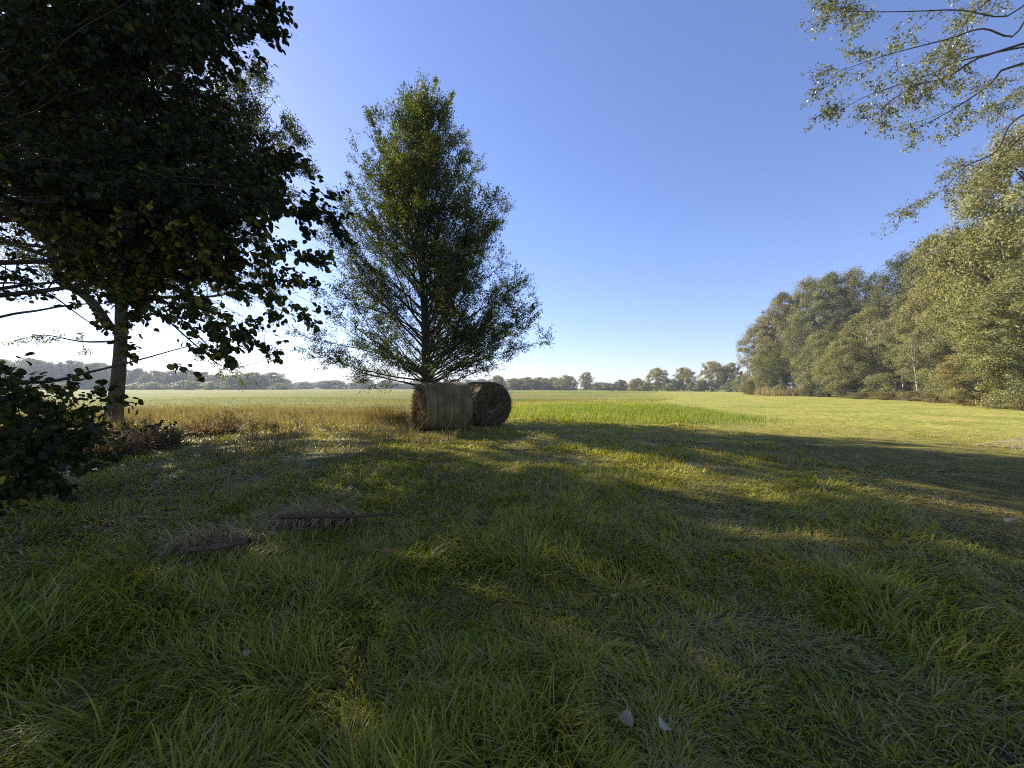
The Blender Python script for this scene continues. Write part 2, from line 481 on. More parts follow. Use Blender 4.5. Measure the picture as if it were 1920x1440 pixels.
G = Grass(); GS_ = Grass(); rng = np.random.default_rng(11)
for n, r0, r1, seg, wid, half in ((80000, .35, 6.5, 4, .009, 3.14), (84000, .9, 3.2, 7, .008, 1.2), (135000, 3.2, 7, 5, .011, 1.05), (150000, 7, 15, 3, .017, 1.0), (130000, 15, 32, 2, .030, .98), (80000, 32, 75, 1, .06, .95)):
    x, y = fan(n, r0, r1, half, rng, .6 if half > 3 else 1.0)
    if half > 3:                                    # beside and behind the standpoint
        k = np.abs(np.arctan2(x, y)) > np.where(np.hypot(x, y) < .9, 0, np.where(np.hypot(x, y) < 3.2, 1.2, 1.05)); x, y = x[k], y[k]; n = len(x)
    # gather blades into tufts
    tx_, ty_ = np.floor(x / .16), np.floor(y / .16)
    g = rng.random(n) < .38
    jx = vn(tx_ * 3.7, ty_ * 5.1, 1) * .16; jy = vn(tx_ * 4.3, ty_ * 2.9, 2) * .16
    if r1 < 16:
        x = np.where(g, tx_ * .16 + jx + rng.normal(size=n) * .025, x); y = np.where(g, ty_ * .16 + jy + rng.normal(size=n) * .025, y)
    fld = in_field(x, y); crop = in_poly(x, y, CROP)
    sh = short_mask(x, y); d = np.hypot(x, y)
    lush = fbm(x / 1.3, y / 1.3, 2, 3)
    L = (.10 + .19 * sst(.32, .72, lush)) * (1 - .38 * sst(2.6, 6.5, d + .5 * x)) * (1 - .62 * sh) * rng.uniform(.55, 1.25, n)
    L *= 1 - .45 * sst(10, 26, d)
    L = np.where(fld, .10 * rng.uniform(.6, 1.6, n), L)
    head = fbm(x / .55, y / .55, 5, 2) * 14.0 + rng.normal(size=n) * .8
    tilt = np.abs(rng.normal(size=n)) * .62 + .15 + .35 * sh * rng.random(n)
    bend = rng.uniform(.5, 3.0, n)
    far = sst(8, 20, d)
    tilt *= 1 - .5 * far; bend *= 1 - .6 * far
    hue = fbm(x / 1.9 + 40, y / 1.9, 6, 3)
    tint = .26 + .72 * (hue - .25) + rng.normal(size=n) * .19 + .16 * sh + .12 * sst(14, 30, d)
    dry = rng.random(n) < (.17 + .38 * sst(.52, .68, fbm(x / .6, y / .6, 7)) + .1 * sh)
    left = sst(1.5, 5, -x) * sst(7, 10, y)
    dry |= rng.random(n) < .22 * left
    tint = np.where(dry, rng.uniform(.78, 1, n), tint); tint = np.where(fld, rng.uniform(.30, .75, n), tint)
    tilt = np.where(dry & (d < 12), tilt + rng.uniform(0, .9, n), tilt)
    keep = ~(crop & (rng.random(n) < .8)); ww = wid * rng.uniform(.6, 1.3, n)
    for gr, kk in ((G, keep & ~fld), (GS_, keep & fld)):
        if kk.any(): gr.add(*blades(*[v[kk] for v in (x, y, head, L, ww, tilt, bend)], seg, tint[kk].clip(0, 1), rng=rng))
props(GS_.build('field_stubble', M['stubble']), 'low yellow green stubble growing in the far field', 'stubble', kind='stuff')
props(G.build('meadow_grass', M['grass']), 'long green meadow grass with dry blades covering the ground', 'grass', kind='stuff')

# taller bright green strip right of the bales
G = Grass()
x = rng.uniform(CROP[:, 0].min(), CROP[:, 0].max(), 60000); y = rng.uniform(CROP[:, 1].min(), CROP[:, 1].max(), 60000)
k = in_poly(x + rng.normal(size=60000) * 1.7, y + rng.normal(size=60000) * 1.3, CROP); x, y = x[k], y[k]; n = len(x)
hue = fbm(x / 3., y / 3., 4)
G.add(*blades(x, y, rng.uniform(0, 6.28, n), rng.uniform(.15, .42, n) * (.6 + .7 * fbm(x / 1.5, y / 1.5, 2)), np.full(n, .020), np.abs(rng.normal(size=n)) * .2, rng.uniform(.1, 1., n), 2,
              (.25 + .5 * hue + .55 * sst(28, 33, y) + rng.normal(size=n) * .1).clip(0, 1)))
props(G.build('cereal_crop', M['crop']), 'strip of tall bright green cereal growing right of the bales', 'crop', kind='stuff')

# dry grass and weeds between the pale trunk and the bales
G = Grass(); n = 66000
x = rng.uniform(-24, -1.5, n); y = rng.uniform(6.8, 24, n)
k = (fbm(x / 1.1, y / 1.1, 3) + .16 * sst(9, 16, y) - .10 * (1 - sst(6.5, 9.5, y))) > .56
x, y = x[k], y[k]; n = len(x)
G.add(*blades(x, y, rng.uniform(0, 6.28, n), rng.uniform(.18, .55, n) * (.5 + 1. * fbm(x / 1.2, y / 1.2, 6)) * np.where(rng.random(n) < .06, 2.0, 1.), np.full(n, .013), np.abs(rng.normal(size=n)) * .35, rng.uniform(.1, 1.2, n), 2,
              rng.uniform(0, 1, n)))
props(G.build('dry_grass', M['dry_grass']), 'straw coloured dry grass along the field edge left of the bales', 'dry grass', kind='stuff')


def tussock(name, label, c, r, n, Lr, wid, mat, droop=1.2, up=.25, tr=(0, 1), seg=4, cat='grass tussock', group=None, oval=1.0, rz=0., comb=None):
    g = np.random.default_rng(int(abs(c[0] * 100 + c[1] * 1000)))
    a = g.uniform(0, 6.28, n); q = r * np.sqrt(g.random(n))
    dx, dy = q * np.cos(a), q * np.sin(a) * oval
    x = c[0] + dx * math.cos(rz) - dy * math.sin(rz); y = c[1] + dx * math.sin(rz) + dy * math.cos(rz)
    base = (c[0], c[1], float(zg(c[0], c[1])))
    gr = Grass()
    hd = a + g.normal(size=n) * .7 if comb is None else comb + g.normal(size=n) * .75
    gr.add(*blades(x, y, hd, g.uniform(Lr[0], Lr[1], n), wid * g.uniform(.6, 1.3, n), up * np.abs(g.normal(size=n)) + .25 * q / r, droop * g.uniform(.4, 1.3, n), seg, g.uniform(tr[0], tr[1], n), rng=g))
    o = gr.build(name, mat, None, base); o.location = base
    return props(o, label, cat, group)


tussock('dry_tussock', 'large tan dry grass tussock left of the front bale under the cone shaped tree', P(728, 790, 16.2), .75, 1500, (.5, 1.0), .014, M['dry_grass'], .8, .2)
tussock('dry_tussock', 'low reddish dry grass tussock in the field edge just left of the tan one', P(672, 780, 18.5), .6, 700, (.3, .6), .014, M['dry_grass'], .9, .3, (0, .5))
for i, (px, py, y, lab) in enumerate(((30, 850, 8.6, 'reddish brown bracken heap at the left edge behind the leafy shrub'), (110, 850, 9.0, 'reddish brown bracken heap left of the pale trunk'),
                                    (180, 862, 8.2, 'reddish brown bracken heap in front of the pale trunk'), (265, 845, 9.6, 'low brown bracken heap right of the pale trunk'),
                                    (390, 815, 11.8, 'tan bracken heap beside the dark bushy weed'))):
    tussock('bracken_heap', lab, P(px, py, y), .7, 900, (.3, .75), .03, M['bracken'], 1.3, .5, (0, 1), 3, 'bracken', 'brown bracken under the left trees')
tussock('dead_grass_mat', 'grey brown dead grass hanging over the dark fallen branch', P(605, 980, 4.2), .42, 650, (.25, .55), .009, M['thatch'], 2.2, .35, (.1, 1), oval=.3, rz=.15, comb=-1.75)
tussock('dead_grass_mat', 'grey dead grass clump in front of the short broken branch', P(415, 1030, 3.55), .34, 520, (.22, .48), .009, M['thatch'], 2.2, .4, (.1, 1), oval=.35, rz=.3, comb=-1.9)
for i, (px, py, n, lab) in enumerate(((1000, 1060, 300, 'yellow green grass tuft in a patch of sun left of the middle'), (1165, 1095, 260, 'tall pale grass tuft in the sun patch right of the middle'),
                                    (1050, 1215, 260, 'bright arching grass tuft in front of the sun patches'), (1000, 1345, 300, 'pale arching grass tuft near the bottom edge left of the dead leaves'),
                                    (860, 1000, 180, 'thin pale grass tuft right of the fallen branch'))):
    y_ = CAMH * F / (py - HY)
    tussock('grass_tuft', lab, ((px - CX) / F * y_, y_), .17, int(n * .4), (.14, .32), .0085, M['grass'], 2.3, .5, (.35, .8), 6, group='longer grass tufts in the meadow')

# ------------------------------------------------------------------ hay bales
def net_mat():
    m, nt, out = new_mat('bale_net'); L = nt.links.new
    tc = N(nt, 'TexCoord'); mp = N(nt, 'Mapping'); L(tc.outputs['Object'], mp.inputs[0]); mp.inputs['Scale'].default_value = (38, .5, .5)
    n1 = N(nt, 'TexNoise'); n1.inputs['Scale'].default_value = 1.0; n1.inputs['Detail'].default_value = 5
    L(mp.outputs[0], n1.inputs[0])
    n2 = N(nt, 'TexNoise'); n2.inputs['Scale'].default_value = 2.2; n2.inputs['Detail'].default_value = 6; L(tc.outputs['Object'], n2.inputs[0])
    n3 = N(nt, 'TexNoise'); n3.inputs['Scale'].default_value = 55; n3.inputs['Detail'].default_value = 3; L(tc.outputs['Object'], n3.inputs[0])
    r = ramp(nt, [(.35, (.135, .094, .034)), (.52, (.195, .146, .058)), (.70, (.27, .215, .10))]); L(n1.outputs[0], r.inputs[0])
    r2 = ramp(nt, [(.35, (.55, .5, .45)), (.65, (1.1, 1.1, 1.1))]); L(n2.outputs[0], r2.inputs[0])
    mx = N(nt, 'MixRGB', blend_type='MULTIPLY'); mx.inputs[0].default_value = 1; L(r.outputs[0], mx.inputs[1]); L(r2.outputs[0], mx.inputs[2])
    b = N(nt, 'BsdfPrincipled'); b.inputs['Roughness'].default_value = .75; b.inputs['Specular IOR Level'].default_value = .2
    L(mx.outputs[0], b.inputs['Base Color'])
    ad = N(nt, 'Math', operation='ADD'); L(n1.outputs[0], ad.inputs[0]); L(n3.outputs[0], ad.inputs[1])
    bp = N(nt, 'Bump'); bp.inputs['Strength'].default_value = .7; bp.inputs['Distance'].default_value = .02; L(ad.outputs[0], bp.inputs['Height'])
    L(bp.outputs[0], b.inputs['Normal']); L(b.outputs[0], out.inputs[0])
    return m


def straw_mat():
    m, nt, out = new_mat('bale_straw'); L = nt.links.new
    tc = N(nt, 'TexCoord')
    n1 = N(nt, 'TexNoise'); n1.inputs['Scale'].default_value = 5; n1.inputs['Detail'].default_value = 9; n1.inputs['Roughness'].default_value = .7
    L(tc.outputs['Object'], n1.inputs[0])
    r = ramp(nt, [(.32, (.042, .027, .012)), (.5, (.12, .082, .040)), (.68, (.25, .18, .09))]); L(n1.outputs[0], r.inputs[0])
    b = N(nt, 'BsdfPrincipled'); b.inputs['Roughness'].default_value = .95; b.inputs['Specular IOR Level'].default_value = .08
    L(r.outputs[0], b.inputs['Base Color'])
    bp = N(nt, 'Bump'); bp.inputs['Strength'].default_value = 1; bp.inputs['Distance'].default_value = .05; L(n1.outputs[0], bp.inputs['Height'])
    L(bp.outputs[0], b.inputs['Normal']); L(b.outputs[0], out.inputs[0])
    return m


M['net'] = net_mat(); M['straw'] = straw_mat()
M['straw_stalk'] = leaf_mat('straw_stalk', [(0, (.045, .029, .012)), (.5, (.145, .10, .047)), (1, (.34, .255, .13))], .15, .8, .1, tboost=1)


def bale(label, cxy, ang, Rr, Ln, seed):
    """axis along local X; the lower side sags a little on the ground"""
    g = np.random.default_rng(seed)
    root = thing('hay_bale', label, 'hay bale', (cxy[0], cxy[1], float(zg(*cxy)) - .03), ang, 'round hay bales')
    na, nx = 96, 40
    A = np.arange(na) / na * 2 * math.pi
    prof = np.linspace(-1, 1, nx)

    def rad_at(a, sx):
        base = Rr * (1 - .045 * np.abs(sx) ** 8 - .012 * (1 - sx ** 2) * 0)
        lump = .025 * (vn(a * 2.1 + seed, sx * 2.3 + 5, 2) - .5) + .012 * (vn(a * 7, sx * 9 + seed, 3) - .5) + .006 * np.sin(sx * 46)
        return base + lump

    aa_, ss = np.meshgrid(A, prof)
    r = rad_at(np.minimum(aa_, 2 * math.pi - aa_), ss)
    yy = r * np.cos(aa_); zz = Rr * .98 + r * np.sin(aa_)
    zz = np.where(zz < .12, .12 - (.12 - zz) * .35, zz)
    V = np.stack([ss * Ln / 2, yy, zz], -1).reshape(-1, 3)
    i = np.arange(nx - 1)[:, None] * na; j = np.arange(na)[None]
    q = np.stack([i + j, i + (j + 1) % na, i + na + (j + 1) % na, i + na + j], -1).reshape(-1, 4)
    mesh_obj('net_wrap', V, [q], M['net'], root, smooth=True)
    for sx in (-1, 1):
        nr = 28
        rr, a2 = np.meshgrid(np.linspace(0.0, 1, nr), A, indexing='ij')
        rm = rad_at(np.minimum(a2, 2 * math.pi - a2), np.full_like(a2, sx * 1.0)) * .997
        y2 = rr * rm * np.cos(a2); z2 = Rr * .98 + rr * rm * np.sin(a2)
        z2 = np.where(z2 < .12, .12 - (.12 - z2) * .35, z2)
        hole = np.exp(-(rr / .19) ** 2) * .42                    # the loose core has sunk in
        bulge = .05 * (1 - rr ** 2) + .06 * (fbm(y2 * 4 + seed, z2 * 4 + sx, 1) - .5) + .014 * np.sin(rr * 58 + a2)
        x2 = sx * (Ln / 2 - .004 + np.where(rr > .985, 0, bulge - hole))
        V2 = np.stack([x2, y2, z2], -1).reshape(-1, 3)
        i = np.arange(nr - 1)[:, None] * na
        q2 = np.stack([i + j, i + na + j, i + na + (j + 1) % na, i + (j + 1) % na], -1).reshape(-1, 4)
        if sx < 0: q2 = q2[:, ::-1]
        face = mesh_obj('end_face', V2, [q2], M['straw'], root, smooth=True)
        # loose straw lying round the spiral and sticking out
        n = 2600; ra = np.sqrt(g.random(n)) * .99; an = g.uniform(0, 6.28, n)
        cy_, cz_ = ra * Rr * .97 * np.cos(an), Rr * .98 + ra * Rr * .97 * np.sin(an)
        cz_ = np.maximum(cz_, .04)
        px_ = sx * (Ln / 2 + .05 * (1 - ra ** 2) - .42 * np.exp(-(ra / .19) ** 2) + .012 + .02 * g.random(n))
        tang = np.stack([np.zeros(n), -np.sin(an), np.cos(an)], 1) * np.where(g.random(n) < .5, 1, -1)[:, None]
        ax = nrm(tang + g.normal(size=(n, 3)) * .45 + np.array([sx * .35, 0, -.25]))
        V3, f3, t3 = leaf_arrays(STRAW, np.stack([px_, cy_, cz_], 1), ax, nrm(g.normal(size=(n, 3))), g.uniform(.07, .2, n), g.random(n))
        T0 = 4
        mesh_obj('loose_straw', V3, f3, M['straw_stalk'], face, {'tint': t3})
    return root


bale('front round hay bale in grey net wrap with a ragged brown left end', (-2.34, 13.0), rad(28), .83, 1.55, 2)
bale('rear dark round hay bale showing its brown right end with a sunken core', (-1.13, 14.65), rad(-53), .86, 1.5, 5)

# ------------------------------------------------------------------ cone shaped tree behind the bales
def hornbeam():
    g = np.random.default_rng(21)
    B = np.array([-3.8, 16.5, 0.0]); B[2] = zg(B[0], B[1]) - .05
    root = thing('hornbeam_tree', 'cone shaped dark green tree standing alone behind the hay bales', 'tree', B)
    W, T = Wood(), Tw()
    zt = np.linspace(0, 13.2, 16)
    tr = np.stack([B[0] + .12 * np.sin(zt * .5), B[1] + .1 * np.sin(zt * .7 + 1), B[2] + zt], 1)
    W.tube(tr, .20 * (1 - zt / 13.6) ** .8 + .02 + .08 * np.exp(-zt * 3), 10, g, .12)
    zz = [0, .8, 1.8, 3.2, 4.8, 7, 9, 11, 12.6, 13.6, 14.6]
    rl = [.6, 2.6, 4.1, 4.6, 4.6, 4.0, 3.25, 2.3, 1.35, .6, .1]
    n = 165
    for i in range(n):
        s = (i + g.random()) / n
        z0 = 1.5 + 10.8 * s ** 1.65
        az = i * 2.39996 + g.normal() * .25
        if z0 < 3.2 and math.cos(az - rad(228)) > .6 and g.random() < .75: continue
        el = rad(14 + 50 * s ** .6 + g.normal() * 6)
        lean = 1.0
        # reach outward until the crown's outline
        zt_ = z0; rr = 0
        for _ in range(60):
            rr += .1; zt_ = z0 + rr * math.tan(el)
            if rr > np.interp(zt_, zz, rl): break
        L = math.hypot(rr, zt_ - z0) * g.uniform(.82, 1.08)
        d = np.array([math.cos(az) * math.cos(el), math.sin(az) * math.cos(el), math.sin(el)])
        p0 = np.array([np.interp(z0, zt, tr[:, k]) for k in range(3)]); p0[2] = B[2] + z0
        pts = path(g, p0, d, max(L, .6), 9, .09, .22)
        dress(g, W, T, pts, .007 + .007 * L, sec=4.2, L2=1.0 * min(1, .35 + L / 4), ang=.72, twigs=5, L3=.45, t0=.2, flat=.55, r2=.30, up2=.25)
    # long leading shoots on the crown's top and left shoulder
    for (px, py, q) in ((815, 148, 0), (690, 212, .4), (770, 180, -.3), (845, 178, .2), (1004, 577, -.5), (985, 520, .8), (655, 335, .2)):
        tip = P(px, py, 16.5 + q); base_z = tip[2] - 3.2 - .5 * abs(px - 793) / 40
        p0 = np.array([np.interp(max(base_z, 2.) - B[2], zt, tr[:, k]) for k in range(3)])
        dress(g, W, T, path_to(g, p0, tip, 8, -.06, .02), .035, sec=4, L2=.32, ang=.6, twigs=4, L3=.22, t0=.35, flat=.8, r2=.3, up2=.3)

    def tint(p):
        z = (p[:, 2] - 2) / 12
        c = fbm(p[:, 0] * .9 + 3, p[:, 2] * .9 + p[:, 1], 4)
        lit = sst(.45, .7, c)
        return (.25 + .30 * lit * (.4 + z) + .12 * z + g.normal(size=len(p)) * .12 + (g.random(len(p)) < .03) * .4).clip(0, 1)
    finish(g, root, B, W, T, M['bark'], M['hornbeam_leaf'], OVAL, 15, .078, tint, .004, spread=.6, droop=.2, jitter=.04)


hornbeam()

# ------------------------------------------------------------------ tall pale trunked tree at the left
def ash():
    g = np.random.default_rng(33)
    B = P(212, 790, 16.3); B[2] = zg(B[0], B[1]) - .05
    root = thing('ash_tree', 'tall tree with a pale forked trunk rising from scrub at the left', 'tree', B)
    W, T = Wood(), Tw()
    zt = np.linspace(0, 17, 18)
    tr = np.stack([B[0] + .02 * zt + .15 * np.sin(zt * .35), B[1] + .1 * np.sin(zt * .5), B[2] + zt], 1)
    W.tube(tr, .25 * (1 - zt / 21) ** .9 + .10 * np.exp(-zt * 1.4), 14, g, .05)
    # the left fork that bows out and up
    fk = np.array([P(205, 615, 16.2), P(165, 560, 16.1), P(120, 530, 16.0), P(98, 490, 16.), P(85, 440, 16.), P(78, 370, 16), P(70, 290, 16), P(60, 200, 16)])
    dress(g, W, T, smooth(fk), .19, sec=1.5, L2=2.2, ang=.8, twigs=6, L3=.7, t0=.55, k=8)
    # second stem close to the right of the trunk
    sk = np.array([P(222, 600, 16.3), P(238, 540, 16.4), P(246, 480, 16.5), P(262, 380, 16.6), P(290, 280, 16.8)])
    dress(g, W, T, smooth(sk), .15, sec=1.5, L2=2.0, ang=.8, twigs=6, L3=.7, t0=.5, k=8)
    # drooping lower limbs with little foliage
    for ps in (((235, 545), (300, 560), (350, 610), (420, 675), (470, 712)), ((240, 560), (300, 590), (370, 650), (430, 690), (520, 668)), ((205, 520), (130, 500), (60, 500), (0, 485)),
               ((212, 640), (150, 640), (80, 628), (20, 640)), ((225, 600), (280, 590), (330, 570), (400, 590), (450, 640))):
        q = np.array([P(a, b, 16 + .3 * i) for i, (a, b) in enumerate(ps)])
        dress(g, W, T, smooth(q), .05, sec=1.1, L2=.9, ang=.7, twigs=3, L3=.4, t0=.3, up2=-.3)
    n = 84
    for i in range(n):
        s = (i + g.random()) / n
        z0 = 5.2 + 10.4 * s
        az = i * 2.39996 + g.normal() * .3
        el = rad(18 + 40 * s + g.normal() * 8)
        L = (7.0 * (1 - .75 * s ** 1.6)) * g.uniform(.75, 1.08)
        if math.cos(az) > .2: L *= 1.12
        d = np.array([math.cos(az) * math.cos(el), math.sin(az) * math.cos(el), math.sin(el)])
        p0 = np.array([np.interp(z0, zt, tr[:, k]) for k in range(3)])
        dress(g, W, T, path(g, p0, d, L, 8, .08, .1), .02 + .014 * L, sec=2.6, L2=1.5, ang=.75, twigs=6, L3=.55, t0=.18, flat=.7)
    for i in range(34):  # inner limbs added to throw more shade on the ground at the left
        z0 = 6.2 + 4 * i / 34; az = i * 2.39996; el = rad(12 + 20 * g.random()); d = np.array([math.cos(az) * math.cos(el), math.sin(az) * math.cos(el), math.sin(el)])
        p0 = np.array([np.interp(z0, zt, tr[:, k]) for k in range(3)])
        dress(g, W, T, path(g, p0, d, g.uniform(2, 4.2), 6, .1, .1), .03, sec=4, L2=1.2, ang=.8, twigs=7, L3=.5, t0=.05, flat=.8)
    for (px, py, y) in ((490, 132, 16.5), (505, 190, 16), (550, 262, 16.5), (560, 320, 16), (470, 240, 17), (520, 240, 15.5), (530, 300, 17), (440, 160, 16), (480, 180, 15.5)):
        tip = P(px, py, y); p0 = np.array([np.interp(max(tip[2] - 6.5, 6), zt, tr[:, k]) for k in range(3)])
        dress(g, W, T, path_to(g, p0, tip, 9, -.05, .02), .08, sec=3.4, L2=1.1, ang=.7, twigs=7, L3=.45, t0=.45, flat=.9, up2=.3)

    def tint(p): return (.35 + g.normal(size=len(p)) * .2 + .35 * (p[:, 2] < 4.5) * g.random(len(p))).clip(0, 1)
    finish(g, root, B, W, T, M['ash_bark'], M['ash_leaf'], LANCE, 15, .145, tint, .006, spread=.8, droop=.35, jitter=.06)


ash()

# ------------------------------------------------------------------ near dark tree hanging in from the left
def near_tree():
    g = np.random.default_rng(5)
    B = np.array([-7.2, 4.3, 0.0]); B[2] = zg(B[0], B[1]) - .05
    root = thing('alder_tree', 'near tree with dense black looking leaves filling the upper left corner', 'tree', B)
    W, T = Wood(), Tw()
    zt = np.linspace(0, 11, 14)
    tr = np.stack([B[0] + .25 * np.sin(zt * .3), B[1] + .15 * np.sin(zt * .4), B[2] + zt], 1)
    W.tube(tr, .24 * (1 - zt / 12.5) + .1 * np.exp(-zt * 2), 12, g, .1)

    def stem(z): return np.array([np.interp(z, zt, tr[:, k]) for k in range(3)])

    xm = ([-400, 0, 60, 105, 160, 250, 330, 400, 500, 580, 640], [430, 500, 505, 415, 430, 480, 560, 590, 600, 580, 520])
    lo = ([-200, 0, 100, 200, 330, 450, 600], [350, 335, 345, 370, 465, 535, 565])
    cnt = 0
    while cnt < 112:
        px = g.uniform(-260, 610); py = g.uniform(-420, 630)
        if px > np.interp(py, *xm) - 14 or py > np.interp(px, *lo) - 8: continue
        y = g.uniform(3.4, 7.6)
        if px < 60 and y < 4.2: continue
        if px < 260 and g.random() < .25: continue
        tip = P(px, py, y)
        hz = tip[2] - .22 * np.linalg.norm(tip[:2] - B[:2]) * g.uniform(.3, 1.5)
        p0 = stem(float(np.clip(hz - B[2], 3.6, 10)))
        pts = path_to(g, p0, tip, 11, .07, .09)
        L = np.linalg.norm(tip - p0)
        dress(g, W, T, pts, .004 + .0042 * L, sec=3.0, L2=.75, ang=.75, twigs=5, L3=.24, t0=.30, flat=.7, up2=-.05)
        cnt += 1
    # sprays along the outline on the sky side
    for (px, py, y) in ((520, 38, 4.6), (500, 60, 5), (470, 95, 4.8), (590, 330, 4.4), (612, 380, 4.6), (622, 440, 4.5), (615, 500, 4.3), (600, 560, 4.6), (585, 600, 4.4), (560, 628, 4.5), (500, 630, 4.4),
                        (430, 640, 4.3), (545, 300, 5.2), (560, 610, 5), (480, 20, 4.9), (440, 60, 5.), (400, 640, 4.8), (515, 10, 4.7)):
        tip = P(px - 12, py, y); p0 = stem(float(np.clip(tip[2] + .2, 4.0, 9)))
        dress(g, W, T, path_to(g, p0, tip, 10, .06, .05), .016, sec=3.4, L2=.45, ang=.7, twigs=5, L3=.18, t0=.45, flat=.8, up2=-.1)
    # visible bare limbs against the bright sky
    for ps, y0, dy, r, t0 in ((((-160, 735), (0, 718), (90, 716), (150, 702), (200, 690), (270, 672), (330, 655), (385, 640)), 3.7, .08, .022, .72),
                              (((-150, 640), (0, 594), (70, 582), (130, 572), (200, 570), (260, 590)), 4.2, .06, .02, .45),
                              (((-150, 400), (0, 385), (90, 378), (180, 420), (260, 470)), 4.6, .1, .02, .5),
                              (((-150, 455), (0, 452), (100, 466), (200, 488), (300, 530), (380, 575), (450, 600)), 4.7, .05, .021, .45),
                              (((-120, 560), (0, 530), (80, 545), (160, 600), (230, 640)), 4.4, .08, .018, .5)):
        q = np.array([P(a, b, y0 + dy * i) for i, (a, b) in enumerate(ps)])
        q = np.concatenate([stem(float(np.clip(q[0][2] - .5, .8, 8)))[None], q])
        dress(g, W, T, smooth(q), r * 1.1, sec=1.25, L2=.40, ang=.7, twigs=2, L3=.2, t0=t0, flat=.8, up2=-.15)
    # limbs on the sides that face away from the meadow
    for i in range(92):
        i *= .5; z0 = 2.5 + 8 * i / 46; az = rad(70) + (i * 2.4 % 1) * rad(230); el = rad(15 + 35 * i / 46)
        d = np.array([math.cos(az) * math.cos(el), math.sin(az) * math.cos(el), math.sin(el)])
        L = 4.3 * (1 - .6 * (i / 46) ** 2)
        dress(g, W, T, path(g, stem(z0), d, L, 7, .08, .1), .04, sec=2.8, L2=.9, ang=.75, twigs=7, L3=.3, t0=.25, flat=.7)
    for i in range(30):
        az = i * 2.4; el = rad(35 + 1.2 * i); L = 3.6
        d = np.array([math.cos(az) * math.cos(el), math.sin(az) * math.cos(el), math.sin(el)])
        dress(g, W, T, path(g, stem(8.2 + 2.6 * i / 30), d, L, 7, .08, .1), .04, sec=2.6, L2=.9, ang=.75, twigs=5, L3=.3, t0=.3, flat=.7)

    def tint(p): return (.3 + g.normal(size=len(p)) * .2 + (g.random(len(p)) < .012) * .7 + (p[:, 2] < 3.2) * g.uniform(.1, .66, len(p))).clip(0, .97)  # low leaves are tinted lighter, a backlit glow put into their colour
    finish(g, root, B, W, T, M['bark'], M['near_leaf'], ROUND, 9, .070, tint, .0026, spread=.7, droop=.55, flat=.7, jitter=.02)


near_tree()


def left_shrub(label, B, tips, seed, leaf=.075, m=6, tlo=.2, thi=.9, group=None):
    g = np.random.default_rng(seed); B = np.array([B[0], B[1], float(zg(B[0], B[1])) - .03])
    root = thing('leafy_shrub', label, 'shrub', B, 0, group)
    W, T = Wood(), Tw()
    for (px, py, y) in tips:
        tip = P(px, py, y)
        p0 = B + np.array([g.normal() * .1, g.normal() * .1, 0])
        dress(g, W, T, path_to(g, p0, tip, 7, .15, .03), .014, sec=4.2, L2=.38, ang=.8, twigs=3, L3=.14, t0=.3, flat=.8, up2=-.1)
    finish(g, root, B, W, T, M['bark'], M['near_leaf'], ROUND, m, leaf, lambda p: g.uniform(tlo, thi, len(p)) + (g.random(len(p)) < .05) * .4, .0025, spread=.7, droop=.5, flat=.6, jitter=.02)


left_shrub('leafy shrub with round dark leaves at the left edge in front of the pale trunk', (-5.7, 3.6),
           ((20, 690, 3.7), (60, 715, 3.8), (110, 740, 3.8), (150, 770, 3.9), (40, 760, 3.6), (20, 800, 3.5), (90, 800, 3.7), (150, 815, 3.9), (190, 760, 4.2), (60, 840, 3.6), (-40, 720, 3.5), (-80, 780, 3.4), (-30, 850, 3.4)), 71, .072, 4)
left_shrub('low dark bramble like shrub around the foot of the pale trunk', P(150, 830, 10.2)[:2],
           ((60, 790, 10), (110, 770, 10.4), (160, 790, 10), (200, 800, 10), (250, 800, 10.3), (300, 812, 10.), (330, 805, 10.6), (20, 800, 10), (100, 820, 9.5), (200, 825, 9.6)), 72, .085, 7, .3, 1.)

left_shrub('tangled dark shrub between the round leaved shrub and the pale trunk', (-6.9, 5.6),
           ((20, 700, 5.6), (60, 730, 5.7), (120, 735, 6.2), (165, 775, 5.9), (40, 770, 5.4), (100, 790, 5.5), (170, 830, 5.6), (0, 740, 5.4), (205, 830, 6.1), (130, 800, 6.2), (-60, 690, 5.8), (-100, 720, 5.5), (80, 760, 6.6), (150, 745, 6.8), (30, 830, 5.2), (100, 850, 5.4)), 73, .07, 6, .2, .9)
left_shrub('low sprawling dark plant filling the bottom of the left edge', (-5.4, 3.4),
           ((30, 850, 3.5), (80, 870, 3.6), (120, 850, 3.8), (10, 890, 3.3), (60, 905, 3.4), (150, 880, 3.8), (-40, 900, 3.2), (100, 830, 3.7)), 74, .07, 7, .2, .8)

